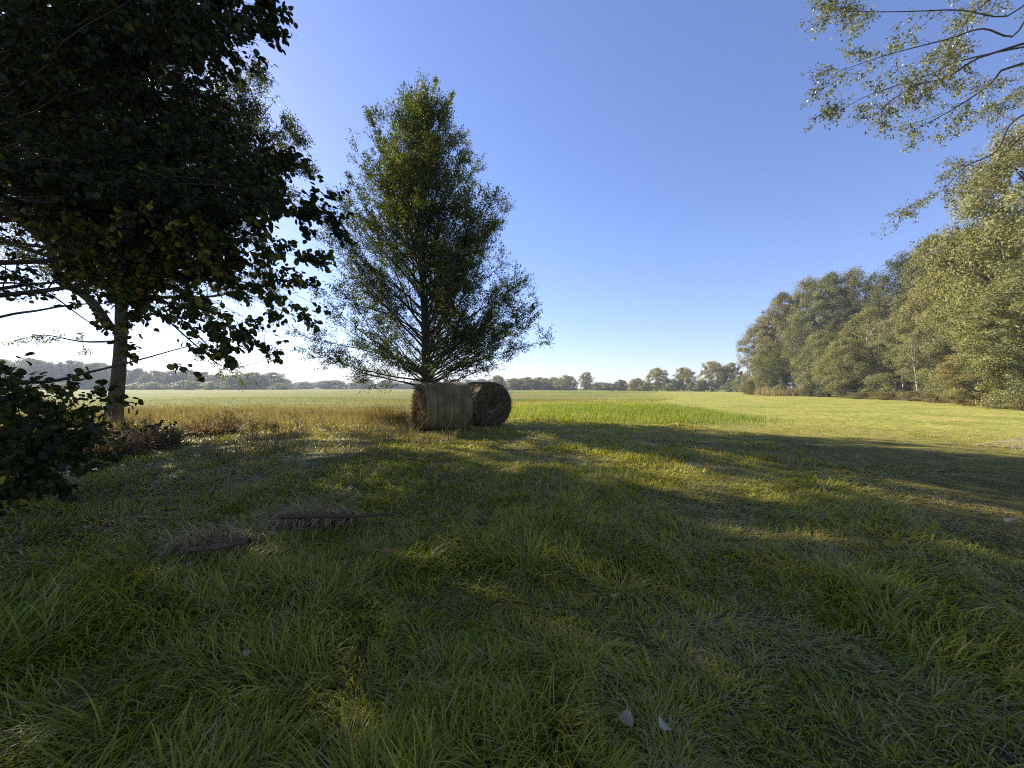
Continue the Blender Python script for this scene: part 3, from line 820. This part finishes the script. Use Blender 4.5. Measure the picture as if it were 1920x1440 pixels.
# ------------------------------------------------------------------ dried weeds standing in the rough strip
def weed(label, px, py, h, seed, bushy=1.0):
    g = np.random.default_rng(seed); y = CAMH * F / (py - HY); B = P(px, py, y); B[2] = zg(B[0], B[1]) - .02
    root = thing('dried_weed', label, 'weed', B, 0, 'dried weeds in the rough strip')
    W, T = Wood(), Tw()
    for k in range(int(3 + 4 * bushy)):
        d = nrm(np.array([g.normal() * .35, g.normal() * .35, 1]))
        q = path(g, B + np.array([g.normal() * .05, g.normal() * .05, 0]), d, h * g.uniform(.6, 1), 6, .09, 0)
        W.tube(q, .007 * np.linspace(1, .4, 7), 4)
        for _ in range(int(7 * bushy)):
            p, dd = along(q, g.uniform(.3, 1)); T.add(p, deviate(g, dd, .7), h * .22 * g.uniform(.5, 1.2))
    p, d, L = T.get(); W.twigs(p, d, L, .004); W.build('stem', M['log_bark'], root, B)
    pos, ax, nr, sz = leaves_on_twigs(g, p, d, L, 7, .05, spread=.9, droop=.3)
    V, fs, tn = leaf_arrays(OVAL, pos - B, ax, nr, sz, g.uniform(0, .6, len(pos)))
    mesh_obj('foliage', V, fs, M['dry_grass'], root, {'tint': tn})


for a in (('dark bushy dried weed standing right of the pale trunk', 425, 812, .75, 1, 1.6), ('small dark dried weed in the middle of the rough strip', 482, 838, .62, 2, .8),
          ('tall thin branched dried weed nearest to the tan tussock', 565, 808, .95, 3, .5), ('low brown dried weed at the foot of the pale trunk', 280, 806, .6, 4, 1.3),
          ('slim dried weed between the two dark ones', 450, 795, .85, 5, .6), ('reddish dried weed on the field edge left of the tan tussock', 620, 785, .6, 6, .9),
          ('short dried weed in front of the rough strip', 330, 835, .45, 7, .9),
          ('rust brown dried weed clump standing left of the slim one', 405, 800, .7, 8, 1.5), ('straw pale dried weed near the tan bracken heap', 350, 806, .75, 9, .7), ('thin dried weed leaning beside the small dark one', 520, 822, .6, 10, .5),
          ('tangled dried weed right in front of the pale trunk', 225, 826, .7, 11, 1.4), ('bare twiggy dried weed left of the tall thin one', 540, 795, .7, 12, .4)):
    weed(*a)

# ------------------------------------------------------------------ fallen branches and dead leaves
def fallen(label, a, b, r, seed, name='fallen_branch'):
    g = np.random.default_rng(seed); a = np.array(a); b = np.array(b)
    n = 26; t = np.linspace(0, 1, n)[:, None]
    q = a + (b - a) * t; q[:, 0] += .03 * np.sin(t[:, 0] * 9 + seed); q[:, 1] += .02 * np.sin(t[:, 0] * 7)
    B = a.copy()
    W = Wood()
    rr = r * (1 - .35 * t[:, 0]) * (1 + .12 * np.sin(t[:, 0] * 23 + seed)); rr[0] *= .4; rr[-1] *= .3
    W.tube(q, rr, 10, g, .22)
    for _ in range(4):
        p, d = along(q, g.uniform(.2, .9)); W.tube(path(g, p, deviate(g, d, .9), r * 5, 4, .1), r * .3 * np.linspace(1, .4, 5), 5)
    o = W.build(name, M['log_bark'], None, B); o.location = tuple(B)
    return props(o, label, 'branch')


def gp(px, py, h=0.0):
    y = (CAMH - h) * F / (py - HY); p = P(px, py, y); p[2] = zg(p[0], p[1]) + h; return p


fallen('long dark fallen branch lying in the shaded grass', gp(520, 966, .24), gp(750, 960, .17), .024, 3)
fallen('short broken brown branch half buried in grass left of the long dark one', gp(475, 1006, .23), gp(350, 1028, .12), .03, 4)
fallen('thin pale fallen log lying at the far right under the wood', P(1885, 757, 27) + np.array([0, 0, .1]), P(1990, 757, 25), .09, 6, 'fallen_log')

def dleaf_mat(name, c1, c2):
    return bark_mat(name, c1, c2, tuple(v * .7 for v in c1), 60, 1, .2)


DL = {'pale': dleaf_mat('pale_dead_leaf', (.34, .27, .18), (.50, .43, .32)), 'brown': dleaf_mat('brown_dead_leaf', (.17, .09, .05), (.30, .17, .09)), 'tan': dleaf_mat('tan_dead_leaf', (.28, .20, .12), (.42, .31, .20))}


def dead_leaf(label, px, py, size, kind, seed, h=.13):
    g = np.random.default_rng(seed); p = gp(px, py, h)
    u, v = np.meshgrid(np.linspace(0, 1, 11), np.linspace(-1, 1, 7), indexing='ij')
    wd = .36 * np.sin(np.clip(u, 0, 1) ** .8 * math.pi) ** .75 * (1 + .10 * np.sin(u * 38 + seed))
    x = u - .5; y = v * wd; z = 1.2 * y * y / .36 + .6 * (u - .5) ** 2 + .03 * np.sin(u * 9 + v * 4 + seed)
    V = np.stack([x, y, z], -1).reshape(-1, 3) * size
    i = np.arange(10)[:, None] * 7; j = np.arange(6)[None]
    q = np.stack([i + j, i + 7 + j, i + 7 + j + 1, i + j + 1], -1).reshape(-1, 4)
    sv = np.array([[-.5, -.02, .06], [-.5, .02, .06], [-.85, .0, .16], [-.85, .02, .17]]) * size
    o = mesh_obj('dead_leaf', np.concatenate([V, sv]), [np.concatenate([q, [[77, 78, 80, 79]]])], DL[kind], None, smooth=True)
    o.location = tuple(p); o.rotation_euler = (g.uniform(.1, .6), g.uniform(-.5, .5), g.uniform(0, 6.28))
    props(o, label, 'dead leaf', 'dead leaves on the grass')


for a in (('pale greyish dead leaf near the bottom edge, right one of the close pair', 1240, 1325, .085, 'pale', 1), ('curled tan dead leaf near the bottom edge, left one of the close pair', 1175, 1314, .08, 'tan', 2),
          ('brown dead leaf at the very bottom right of the pair of leaves', 1275, 1418, .09, 'brown', 3), ('reddish brown dead leaf standing up right of the fallen branch', 727, 1026, .075, 'brown', 4),
          ('small whitish dead leaf at the far right on the short turf', 1892, 976, .09, 'pale', 5), ('tan dead leaf in the dark grass at lower left', 462, 1200, .05, 'tan', 6),
          ('tan dead leaf lying on the left end of the dark branch', 590, 966, .09, 'tan', 7), ('small brown dead leaf at the bottom in a sunny tuft', 952, 1412, .06, 'tan', 8),
          ('small tan dead leaf among the sunlit blades right of the middle', 1150, 1095, .05, 'tan', 9)):
    dead_leaf(*a)

# ------------------------------------------------------------------ woodland trees: a few kinds, copied
def clump_tree(name, seed, h, rx, z0, zpeak, nclump, per, leaf, cr, bark, leafm, trunk_r, shape=OVAL, limbs=45, power=.45, stems=1, flatc=.9, pointy=1.0, basew=.15):
    g = np.random.default_rng(seed)
    root = bpy.data.objects.new(name, None); link(root)
    W = Wood()
    cs = []
    while len(cs) < nclump:
        z = g.uniform(z0, h)
        if z < zpeak: rmax = rx * math.sin(.5 * math.pi * ((z - z0) / (zpeak - z0) * (1 - basew) + basew)) ** .7
        else: rmax = rx * max(0, 1 - ((z - zpeak) / (h - zpeak)) ** (1.9 / pointy)) ** (.55 * pointy)
        a = g.uniform(0, 6.28); rmax *= .78 + .44 * float(vn(a * 1.6 + seed * 3.1, z / h * 6, seed))
        q = g.random() ** power * rmax
        if g.random() > .25 + .75 * (rmax / rx): continue
        cs.append((q * math.cos(a), q * math.sin(a), z))
    cs = np.array(cs)
    for s in range(stems):
        off = np.array([g.normal() * .4 * (stems > 1), g.normal() * .4 * (stems > 1), 0])
        zt = np.linspace(-.1, h * .86, 12)
        tr = np.stack([off[0] + .25 * np.sin(zt * .3 + seed + s * 2) + off[0] * zt * .12, off[1] + .2 * np.sin(zt * .26 + s), zt], 1)
        W.tube(tr, trunk_r * np.clip(1 - zt / (h * .87), 0, 1) ** .8 + .012, 8, g, .08)
        for c in cs[g.permutation(nclump)[:limbs // stems]]:
            zz = max(z0 * .7, c[2] - .7 * math.hypot(c[0], c[1]) - .3)
            p0 = np.array([np.interp(zz, zt, tr[:, k]) for k in range(3)])
            q = path_to(g, p0, c, 6, -.04, .03); W.tube(q, trunk_r * .32 * np.linspace(1, .2, 7), 4)
    W.build('trunk', bark, root)
    n = nclump * per
    cc = np.repeat(cs, per, 0); rc = np.repeat(cr * g.uniform(.6, 1.35, nclump), per)
    dv = nrm(g.normal(size=(n, 3))) * (g.random(n) ** .45)[:, None]; dv[:, 2] *= flatc
    pos = cc + dv * rc[:, None]
    pos[:, 2] = np.maximum(pos[:, 2], .03)
    outw = nrm(cc * np.array([1, 1, 0]) + np.array([0, 0, .6]) + g.normal(size=(n, 3)) * .8)
    ax = nrm(g.normal(size=(n, 3)) + np.array([0, 0, -.4]) + outw * .3)
    tint = np.repeat(g.normal(size=nclump) * .13, per) + .42 + g.normal(size=n) * .15
    V, fs, tn = leaf_arrays(shape, pos, ax, nrm(outw + dv), leaf * g.uniform(.6, 1.25, n), tint.clip(0, 1))
    mesh_obj('crown', V, fs, leafm, root, {'tint': tn})
    return root


def spruce(name, seed, h):
    g = np.random.default_rng(seed); root = bpy.data.objects.new(name, None); link(root)
    W, T = Wood(), Tw(); zt = np.linspace(-.1, h, 12); W.tube(np.stack([0 * zt, 0 * zt, zt], 1), .2 * (1 - zt / h) + .01, 8)
    for i in range(150):
        s = (i / 150) ** .9; z = .8 + (h - 1) * s; az = i * 2.4; L = 3.2 * (1 - s) ** .8 + .25; el = rad(-12 + 45 * s)
        d = np.array([math.cos(az) * math.cos(el), math.sin(az) * math.cos(el), math.sin(el)])
        dress(g, W, T, path(g, (0, 0, z), d, L, 5, .04, .2), .03, sec=4.5, L2=.8, ang=.8, twigs=3, L3=.4, t0=.1, flat=.25, up2=-.2)
    p, d, L = T.get(); W.build('trunk', M['bark'], root)
    pos, ax, nr, sz = leaves_on_twigs(g, p, d, L, 9, .2, spread=.5, droop=.1)
    V, fs, tn = leaf_arrays(LANCE, pos, ax, nr, sz, g.random(len(pos))); mesh_obj('crown', V, fs, M['needle'], root, {'tint': tn})
    return root


WL, SL = M['wood_leaf'], M['scrub_leaf']
K = {
    'oak_tree': clump_tree('oak_tree', 1, 18, 5.2, 1.6, 10, 420, 150, .19, .82, M['bark'], WL, .3),
    'poplar_tree': clump_tree('poplar_tree', 2, 20, 4.0, 4.6, 12, 380, 150, .18, .75, M['pale_bark'], WL, .26, pointy=1.2),
    'birch_tree': clump_tree('birch_tree', 3, 14, 3.2, 4.2, 8.5, 150, 150, .14, .65, M['pale_bark'], WL, .15, limbs=40, stems=3, power=.6, pointy=1.3),
    'maple_tree': clump_tree('maple_tree', 4, 14, 4.6, .6, 6, 260, 190, .19, .95, M['bark'], WL, .2, stems=2),
    'spruce_tree': spruce('spruce_tree', 5, 19),
    'thicket_shrub': clump_tree('thicket_shrub', 6, 4.2, 2.4, .1, 1.6, 90, 170, .14, .6, M['bark'], WL, .05, limbs=24, stems=3),
    'bramble_bush': clump_tree('bramble_bush', 7, 1.5, 2.0, .05, .5, 80, 150, .085, .38, M['bark'], SL, .02, limbs=24, stems=3, flatc=.6),
    'far_tree': clump_tree('far_tree', 8, 9.5, 6.0, .2, 4.0, 230, 90, .36, 1.0, M['pale_bark'], WL, .25, limbs=24, basew=.6, flatc=.95),
    'far_poplar': clump_tree('far_poplar', 9, 11, 5.2, .6, 6.6, 190, 90, .34, .85, M['pale_bark'], WL, .3, limbs=40, power=.6, basew=.4, flatc=.95),
    'far_bush': clump_tree('far_bush', 10, 6, 4.6, .2, 2.4, 60, 70, .5, 1.1, M['bark'], WL, .12, limbs=12),
}
used = set()


def put(kind, label, px, y, top, width, col=(1, 1, 1), rz=None, cat='tree', group=None, x=None):
    """stand a tree y metres away on bearing px, reaching up to top, width metres across"""
    src = K[kind]
    if kind not in used:
        used.add(kind); o = src
    else:
        o = src.copy(); C.objects.link(o)
        for ch in src.children:
            c = ch.copy(); C.objects.link(c); c.parent = o
    X = (px - CX) / F * y if x is None else x
    z = float(zg(X, y)) - .05
    dims = {'oak_tree': (18.6, 11), 'poplar_tree': (20.6, 8.6), 'birch_tree': (14.4, 7), 'maple_tree': (14.6, 10), 'spruce_tree': (19.2, 6.6), 'thicket_shrub': (4.5, 5.6), 'bramble_bush': (1.7, 4.4),
            'far_tree': (10.4, 13), 'far_poplar': (11.8, 11.4), 'far_bush': (6.6, 10)}[kind]
    sz = (CAMH + (HY - top) / F * y - z) / dims[0]; sx = width / dims[1]
    o.location = (X, y, z); o.scale = (sx, sx, sz)
    o.rotation_euler = (0, 0, R.uniform(0, 6.28) if rz is None else rz)
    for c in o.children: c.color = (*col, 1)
    return props(o, label, cat, group)


GW = 'trees along the edge of the right wood'
OL = (.98, .95, .92); GR = (.92, 1.0, .92); DK = (.42, .46, .42); BR = (1.02, .93, .8); YL = (1.0, 1.03, .88); PA = (1.15, 1.17, 1.05)  # DK darkens crowns, also painting the shade deep inside the wood
for a in (
    ('oak_tree', 'leftmost tall tree of the right wood, sloping down to the field', 1432, 88, 590, 11, OL),
    ('poplar_tree', 'second tall tree from the left end of the right wood', 1468, 84, 545, 11, OL),
    ('oak_tree', 'olive tree with a broad top, third from the left end of the right wood', 1516, 80, 516, 11, OL),
    ('poplar_tree', 'domed olive tree left of the highest one of the wood', 1560, 76, 507, 11, GR),
    ('oak_tree', 'rounded tree just left of the dark conifer', 1604, 74, 498, 11, OL),
    ('spruce_tree', 'dark conifer peeping out between two broadleaf crowns', 1642, 76, 512, 7, (.8, .8, .8)),
    ('oak_tree', 'small olive tree at the lower left foot of the wood', 1448, 74, 640, 8, GR),
    ('birch_tree', 'slim pale stemmed tree in front of the left part of the wood', 1492, 70, 590, 7, GR),
    ('maple_tree', 'low bushy tree left of the pale green one', 1548, 64, 618, 9, GR),
    ('birch_tree', 'pale green rounded tree in front below the conifer', 1630, 58, 572, 9, PA),
    ('maple_tree', 'yellowish green low tree in the middle of the wood edge', 1590, 56, 632, 8, YL),
    ('birch_tree', 'birch with bare pale stems leaning at the wood edge', 1702, 50, 565, 7.5, PA),
    ('birch_tree', 'thin birch right beside the leaning one', 1744, 48, 590, 6.5, GR),
    ('birch_tree', 'slender bare stemmed birch left of the leaning one', 1676, 52, 600, 6, GR),
    ('birch_tree', 'pale stemmed birch standing nearest to the brambles', 1722, 45, 612, 5.5, PA),
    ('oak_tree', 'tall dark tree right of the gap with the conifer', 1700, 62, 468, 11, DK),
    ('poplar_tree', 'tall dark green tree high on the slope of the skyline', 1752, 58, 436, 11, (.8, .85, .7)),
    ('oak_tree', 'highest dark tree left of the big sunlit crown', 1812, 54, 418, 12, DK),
    ('maple_tree', 'russet tinged tree below the dark skyline trees', 1772, 48, 500, 9, BR),
    ('maple_tree', 'green layered tree with drooping boughs at the right', 1812, 42, 545, 9, GR),
    ('poplar_tree', 'sunlit yellow green tree left of the big right edge crown', 1868, 38, 400, 9.5, YL),
    ('oak_tree', 'huge sunlit light green tree cut by the right edge', 1942, 30, 215, 12, YL),
    ('maple_tree', 'brownish small tree standing low near the right edge', 1850, 31, 648, 6.5, BR),
    ('poplar_tree', 'leafy lower crown filling the right edge above the brambles', 1925, 27, 500, 8, GR),
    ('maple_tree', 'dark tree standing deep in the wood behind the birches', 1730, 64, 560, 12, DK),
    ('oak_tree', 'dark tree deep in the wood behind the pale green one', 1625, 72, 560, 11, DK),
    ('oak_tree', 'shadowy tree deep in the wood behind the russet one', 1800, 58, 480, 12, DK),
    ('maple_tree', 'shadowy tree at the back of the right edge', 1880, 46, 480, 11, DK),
):
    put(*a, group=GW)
GS = 'undergrowth at the foot of the right wood'
for a in (
    ('thicket_shrub', 'brownish shrub at the far left foot of the wood', 1416, 80, 706, 7, BR), ('thicket_shrub', 'green shrub second from the left foot of the wood', 1470, 72, 698, 6, GR),
    ('thicket_shrub', 'dark shrub under the olive trees', 1520, 66, 700, 6, OL), ('thicket_shrub', 'dark shrub beneath the yellowish low tree', 1600, 55, 705, 6, DK),
    ('thicket_shrub', 'grey green shrub left of the birch stems', 1655, 50, 700, 5.5, GR), ('thicket_shrub', 'shrub right of the birch stems', 1772, 42, 690, 5.5, GR),
    ('thicket_shrub', 'bushy shrub behind the bramble strip near the right edge', 1835, 33, 690, 5, OL), ('thicket_shrub', 'dense green shrub at the right edge', 1905, 27, 660, 5, GR),
):
    put(*a, cat='shrub', group=GS)
for i, (px, y, top, w, lab) in enumerate(((1625, 50, 733, 6, 'leftmost low bramble bush of the strip'), (1680, 46, 732, 6, 'bramble bush below the leaning birch'), (1735, 42, 731, 6, 'bramble bush right of the birch stems'),
                                          (1790, 37, 731, 5.5, 'brown bramble bush in the middle of the strip'), (1845, 32, 733, 5, 'bramble bush under the brownish small tree'), (1900, 28, 733, 5, 'right hand bramble bush of the strip'),
                                          (1960, 25, 733, 5, 'bramble bush cut by the right edge'))):
    put('bramble_bush', lab, px, y, top, w, BR if i % 2 else (1, 1, .9), cat='bush', group='bramble strip below the right wood')

GF = 'far trees beyond the field'
FA = (1.15, 1.12, .9); FY = (1.4, 1.32, .98); FG = (.75, .85, .75)
for a in (
    ('far_tree', 'small round far tree just right of the rear bale', 932, 215, 702, 12, FA), ('far_tree', 'first tree of the even far row right of the bales', 962, 235, 708, 18, FA),
    ('far_tree', 'second tree of the even far row', 988, 232, 706, 18, FA), ('far_tree', 'third tree of the even far row', 1014, 230, 706, 18, FA), ('far_tree', 'fourth and last tree of the even far row', 1038, 228, 706, 16, FA),
    ('far_tree', 'broad domed far tree left of the yellowish one', 1062, 215, 702, 15, FA), ('far_poplar', 'yellowish far tree rising alone above the row', 1100, 205, 696, 9.5, FY),
    ('far_bush', 'low far bushes right of the yellowish far tree', 1126, 215, 716, 16, FG), ('far_tree', 'dark rounded far tree in the low gap', 1164, 190, 711, 9, (.6, .7, .62)),
    ('far_bush', 'low dark far bush beside the rounded one', 1142, 195, 718, 12, FG), ('far_tree', 'smallish far tree left of the tall pale ones', 1194, 180, 708, 10, FA),
    ('far_poplar', 'first tall pale far tree with sky between its limbs', 1232, 165, 688, 11, FY), ('far_poplar', 'second tall pale far tree', 1282, 160, 687, 10.5, FY),
    ('far_poplar', 'highest broad yellowish far tree near the wood', 1335, 150, 675, 12, FY), ('far_poplar', 'tall far tree touching the left end of the right wood', 1372, 145, 678, 10, FA),
    ('far_bush', 'grey far thicket beneath the tall pale trees', 1258, 158, 712, 10, FG), ('far_bush', 'grey far thicket below the highest yellowish tree', 1310, 150, 712, 10, FG),
    ('far_tree', 'grey green far tree filling the gap before the right wood', 1398, 125, 700, 9, FG), ('far_bush', 'dark far bush at the corner of the right wood', 1375, 135, 715, 9, FG),
    ('far_bush', 'far bush under the first tall pale tree', 1215, 168, 716, 9, FG)):
    put(*a, group=GF)
# hazy woods across the field on the left
GH = 'hazy woods on the left horizon'
tops = ([-60, 60, 120, 200, 300, 345, 400, 450, 510, 545, 600, 650, 700, 760, 860, 915], [668, 672, 676, 678, 692, 688, 698, 698, 702, 714, 711, 713, 712, 712, 711, 710])
where = ['beyond the left shrub', 'left of the pale trunk', 'near the pale trunk', 'right of the pale trunk', 'above the rough strip', 'where the wood drops', 'in the low stretch', 'behind the bales']
size_ = ['broad', 'narrow', 'rounded', 'tall', 'low']
ORD = ['first', 'second', 'third', 'fourth', 'fifth', 'sixth', 'seventh', 'eighth', 'ninth', 'tenth', 'eleventh', 'twelfth', 'thirteenth', 'fourteenth', 'fifteenth', 'sixteenth', 'seventeenth', 'eighteenth', 'nineteenth', 'twentieth']
ORD += ['twenty ' + o for o in ORD[:9]] + ['thirtieth'] + ['thirty ' + o for o in ORD[:9]]
i = 0
for px in np.arange(-50, 920, 31):
    px = float(px + R.normal() * 6); y = 290 + 50 * R.random() + (60 if px > 520 else 0)
    t = float(np.interp(px, *tops)) + R.normal() * 2.5
    w = R.uniform(20, 30); s = size_[i % 5]
    put('far_tree' if i % 3 else 'far_poplar', '%s hazy tree %s, %s from the left on the horizon' % (s, where[min(7, int((px + 50) / 122))], ORD[i]), px, y, t, w, FG, group=GH)
    i += 1
for k, (px, y, t, lab) in enumerate(((290, 262, 716, 'first hazy bush before the left woods, near the pale trunk'), (350, 258, 713, 'second hazy bush before the left woods'), (400, 262, 715, 'third hazy bush before the left woods'),
                                     (250, 270, 718, 'smallest hazy bush touching the pale trunk'), (530, 280, 718, 'hazy bush where the high left wood ends'), (100, 260, 714, 'hazy bush at the far left behind the shrub'))):
    put('far_bush', lab, px, y, t, 20, FA, cat='bush', group='hazy bushes before the left woods')

# pale dry reeds standing in front of the wood's left end
G = Grass(); g = np.random.default_rng(4); n = 900
x = g.uniform(45, 55, n); y = 70 + g.normal(size=n) * 1.2
G.add(*blades(x, y, g.uniform(0, 6.28, n), g.uniform(.8, 2.2, n), np.full(n, .05), np.abs(g.normal(size=n)) * .12, g.uniform(0, .5, n), 3, g.uniform(.5, 1, n)))
props(G.build('dry_reeds', M['dry_grass']), 'pale dry reeds standing before the left end of the right wood', 'reeds', kind='stuff')

# ------------------------------------------------------------------ poplar whose boughs reach in at the upper right
def right_poplar():
    g = np.random.default_rng(15)
    B = np.array([17.5, 11.0, 0.0]); B[2] = zg(B[0], B[1]) - .05
    root = thing('aspen_tree', 'sunlit tree outside the right edge with airy boughs hanging into the sky', 'tree', B)
    W, T = Wood(), Tw(); zt = np.linspace(0, 17, 14)
    tr = np.stack([B[0] + .2 * np.sin(zt * .3), B[1] + .2 * np.sin(zt * .25), B[2] + zt], 1)
    W.tube(tr, .26 * (1 - zt / 18) + .1 * np.exp(-zt * 2), 10, g, .08)

    def stem(z): return np.array([np.interp(z, zt, tr[:, k]) for k in range(3)])
    for z, ps, r, sec, t0 in (
        (7.6, ((1990, 30, 9.4), (1920, 40, 9), (1860, 50, 8.7), (1790, 64, 8.5), (1700, 90, 8.3), (1620, 120, 8.2), (1552, 140, 8.1)), .028, 2.6, .42),
        (8.5, ((2000, -20, 9.6), (1900, 10, 9.2), (1800, 10, 9), (1700, 5, 8.8), (1610, 8, 8.6), (1560, 12, 8.5)), .025, 2.8, .45),
        (7.0, ((2010, 90, 9.8), (1920, 85, 9.4), (1830, 105, 9.1), (1740, 140, 8.9), (1650, 160, 8.7), (1575, 205, 8.6)), .03, 2.6, .45),
        (6.6, ((2010, 130, 9.9), (1920, 120, 9.6), (1850, 170, 9.4), (1790, 205, 9.2), (1720, 240, 9.1)), .045, 2.6, .45),
        (6.8, ((2010, 100, 9.3), (1900, 95, 9), (1800, 130, 8.8), (1720, 165, 8.7), (1640, 215, 8.6)), .04, 2.6, .45),
        (6.9, ((2050, 190, 11.2), (1920, 225, 11.2), (1870, 275, 11.1), (1820, 310, 11), (1760, 345, 10.9), (1690, 395, 10.8)), .035, 3.0, .5),
        (6.5, ((2050, 230, 11.6), (1940, 240, 11.5), (1890, 290, 11.5), (1860, 330, 11.4)), .04, 3.0, .45),
        (7.2, ((2050, 150, 10.6), (1960, 150, 10.5), (1900, 175, 10.4), (1860, 205, 10.3)), .03, 3.0, .5),
        (8.4, ((2020, -60, 9.9), (1900, -20, 9.5), (1840, 20, 9.3), (1790, 100, 9.1)), .03, 2.4, .5)):
        q = np.concatenate([stem(z)[None], np.array([P(*p) for p in ps])])
        # small wander so that no bough runs dead straight
        q[1:-1] += g.normal(size=(len(q) - 2, 3)) * .09; q = smooth(q)
        dress(g, W, T, q, r, sec=sec, L2=1.0, ang=.62, twigs=5, L3=.24, t0=t0, flat=.9, r2=.25, up2=-.45)
    for i in range(54):
        z0 = 4 + 12 * i / 54; az = i * 2.4; el = rad(10 + 45 * i / 54); L = 4.6 * (1 - .6 * (i / 54) ** 1.5)
        if math.cos(az) < -.1 and z0 < 12: L *= .55
        d = np.array([math.cos(az) * math.cos(el), math.sin(az) * math.cos(el), math.sin(el)])
        dress(g, W, T, path(g, stem(z0), d, L, 7, .08, .05), .04, sec=2.4, L2=1.0, ang=.7, twigs=5, L3=.3, t0=.35, flat=.9, up2=-.2)
    finish(g, root, B, W, T, M['ash_bark'], M['poplar_leaf'], OVAL, 9, .060, lambda p: (.4 + g.normal(size=len(p)) * .22).clip(0, 1), .003, spread=.9, droop=.5, flat=.5, jitter=.035)


right_poplar()

# ------------------------------------------------------------------ air
m, nt, out = new_mat('haze_air')
pv = N(nt, 'VolumePrincipled'); pv.inputs['Color'].default_value = (.80, .88, 1.0, 1); pv.inputs['Density'].default_value = .0005; pv.inputs['Anisotropy'].default_value = .0
nt.links.new(pv.outputs[0], out.inputs['Volume'])
hv = np.array([[sx * 1600, sy * 1600, z] for z in (-1.3, 30.0) for sy in (-1, 1) for sx in (-1, 1)], float)
hq = np.array([[0, 2, 3, 1], [4, 5, 7, 6], [0, 1, 5, 4], [2, 6, 7, 3], [0, 4, 6, 2], [1, 3, 7, 5]])
props(mesh_obj('haze', hv, [hq], m), 'thin morning haze lying over the fields', 'haze', kind='stuff')

# ------------------------------------------------------------------ light, sky, camera
w = bpy.data.worlds.new('World'); S.world = w; w.use_nodes = True
nt = w.node_tree; nt.nodes.clear()
sk = nt.nodes.new('ShaderNodeTexSky'); sk.sky_type = 'NISHITA'; sk.sun_disc = False
sk.sun_elevation = rad(SUN_EL); sk.sun_rotation = rad(-SUN_AZ); sk.air_density = 1.0; sk.dust_density = .25; sk.ozone_density = 4
bg = nt.nodes.new('ShaderNodeBackground'); bg.inputs[1].default_value = .1
wo = nt.nodes.new('ShaderNodeOutputWorld'); tm = nt.nodes.new('ShaderNodeMixRGB'); tm.blend_type = 'MULTIPLY'; tm.inputs[0].default_value = 1; tm.inputs[2].default_value = (.74, .725, .94, 1)
gm = nt.nodes.new('ShaderNodeGamma'); gm.inputs[1].default_value = .85
nt.links.new(sk.outputs[0], gm.inputs[0]); nt.links.new(gm.outputs[0], tm.inputs[1]); nt.links.new(tm.outputs[0], bg.inputs[0]); nt.links.new(bg.outputs[0], wo.inputs[0])

sl = bpy.data.lights.new('sun', 'SUN'); sl.energy = 4.4; sl.angle = rad(.53); sl.color = (1, .92, .78)
so = link(bpy.data.objects.new('sun', sl))
from mathutils import Vector
az, el = rad(SUN_AZ), rad(SUN_EL)
tosun = Vector((-math.sin(az) * math.cos(el), math.cos(az) * math.cos(el), math.sin(el)))
so.rotation_euler = tosun.to_track_quat('Z', 'Y').to_euler(); so.location = (0, 0, 28)

cam = bpy.data.cameras.new('camera'); co = link(bpy.data.objects.new('camera', cam))
cam.sensor_width = 36; cam.lens = 36 * F / 1920; cam.clip_end = 6000; cam.clip_start = .05
co.location = (0, 0, CAMH); co.rotation_euler = (rad(90) + math.atan((HY - 720) / F), 0, 0)
S.camera = co
S.view_settings.view_transform = 'Standard'; S.view_settings.look = 'None'; S.view_settings.exposure = 1.62; S.view_settings.gamma = 1
S.cycles.use_denoising = False; S.cycles.use_adaptive_sampling = False; S.cycles.filter_width = 1.1; S.cycles.max_bounces = 6; S.cycles.diffuse_bounces = 5; S.cycles.glossy_bounces = 2; S.cycles.transmission_bounces = 4; S.cycles.volume_bounces = 0; S.cycles.transparent_max_bounces = 8
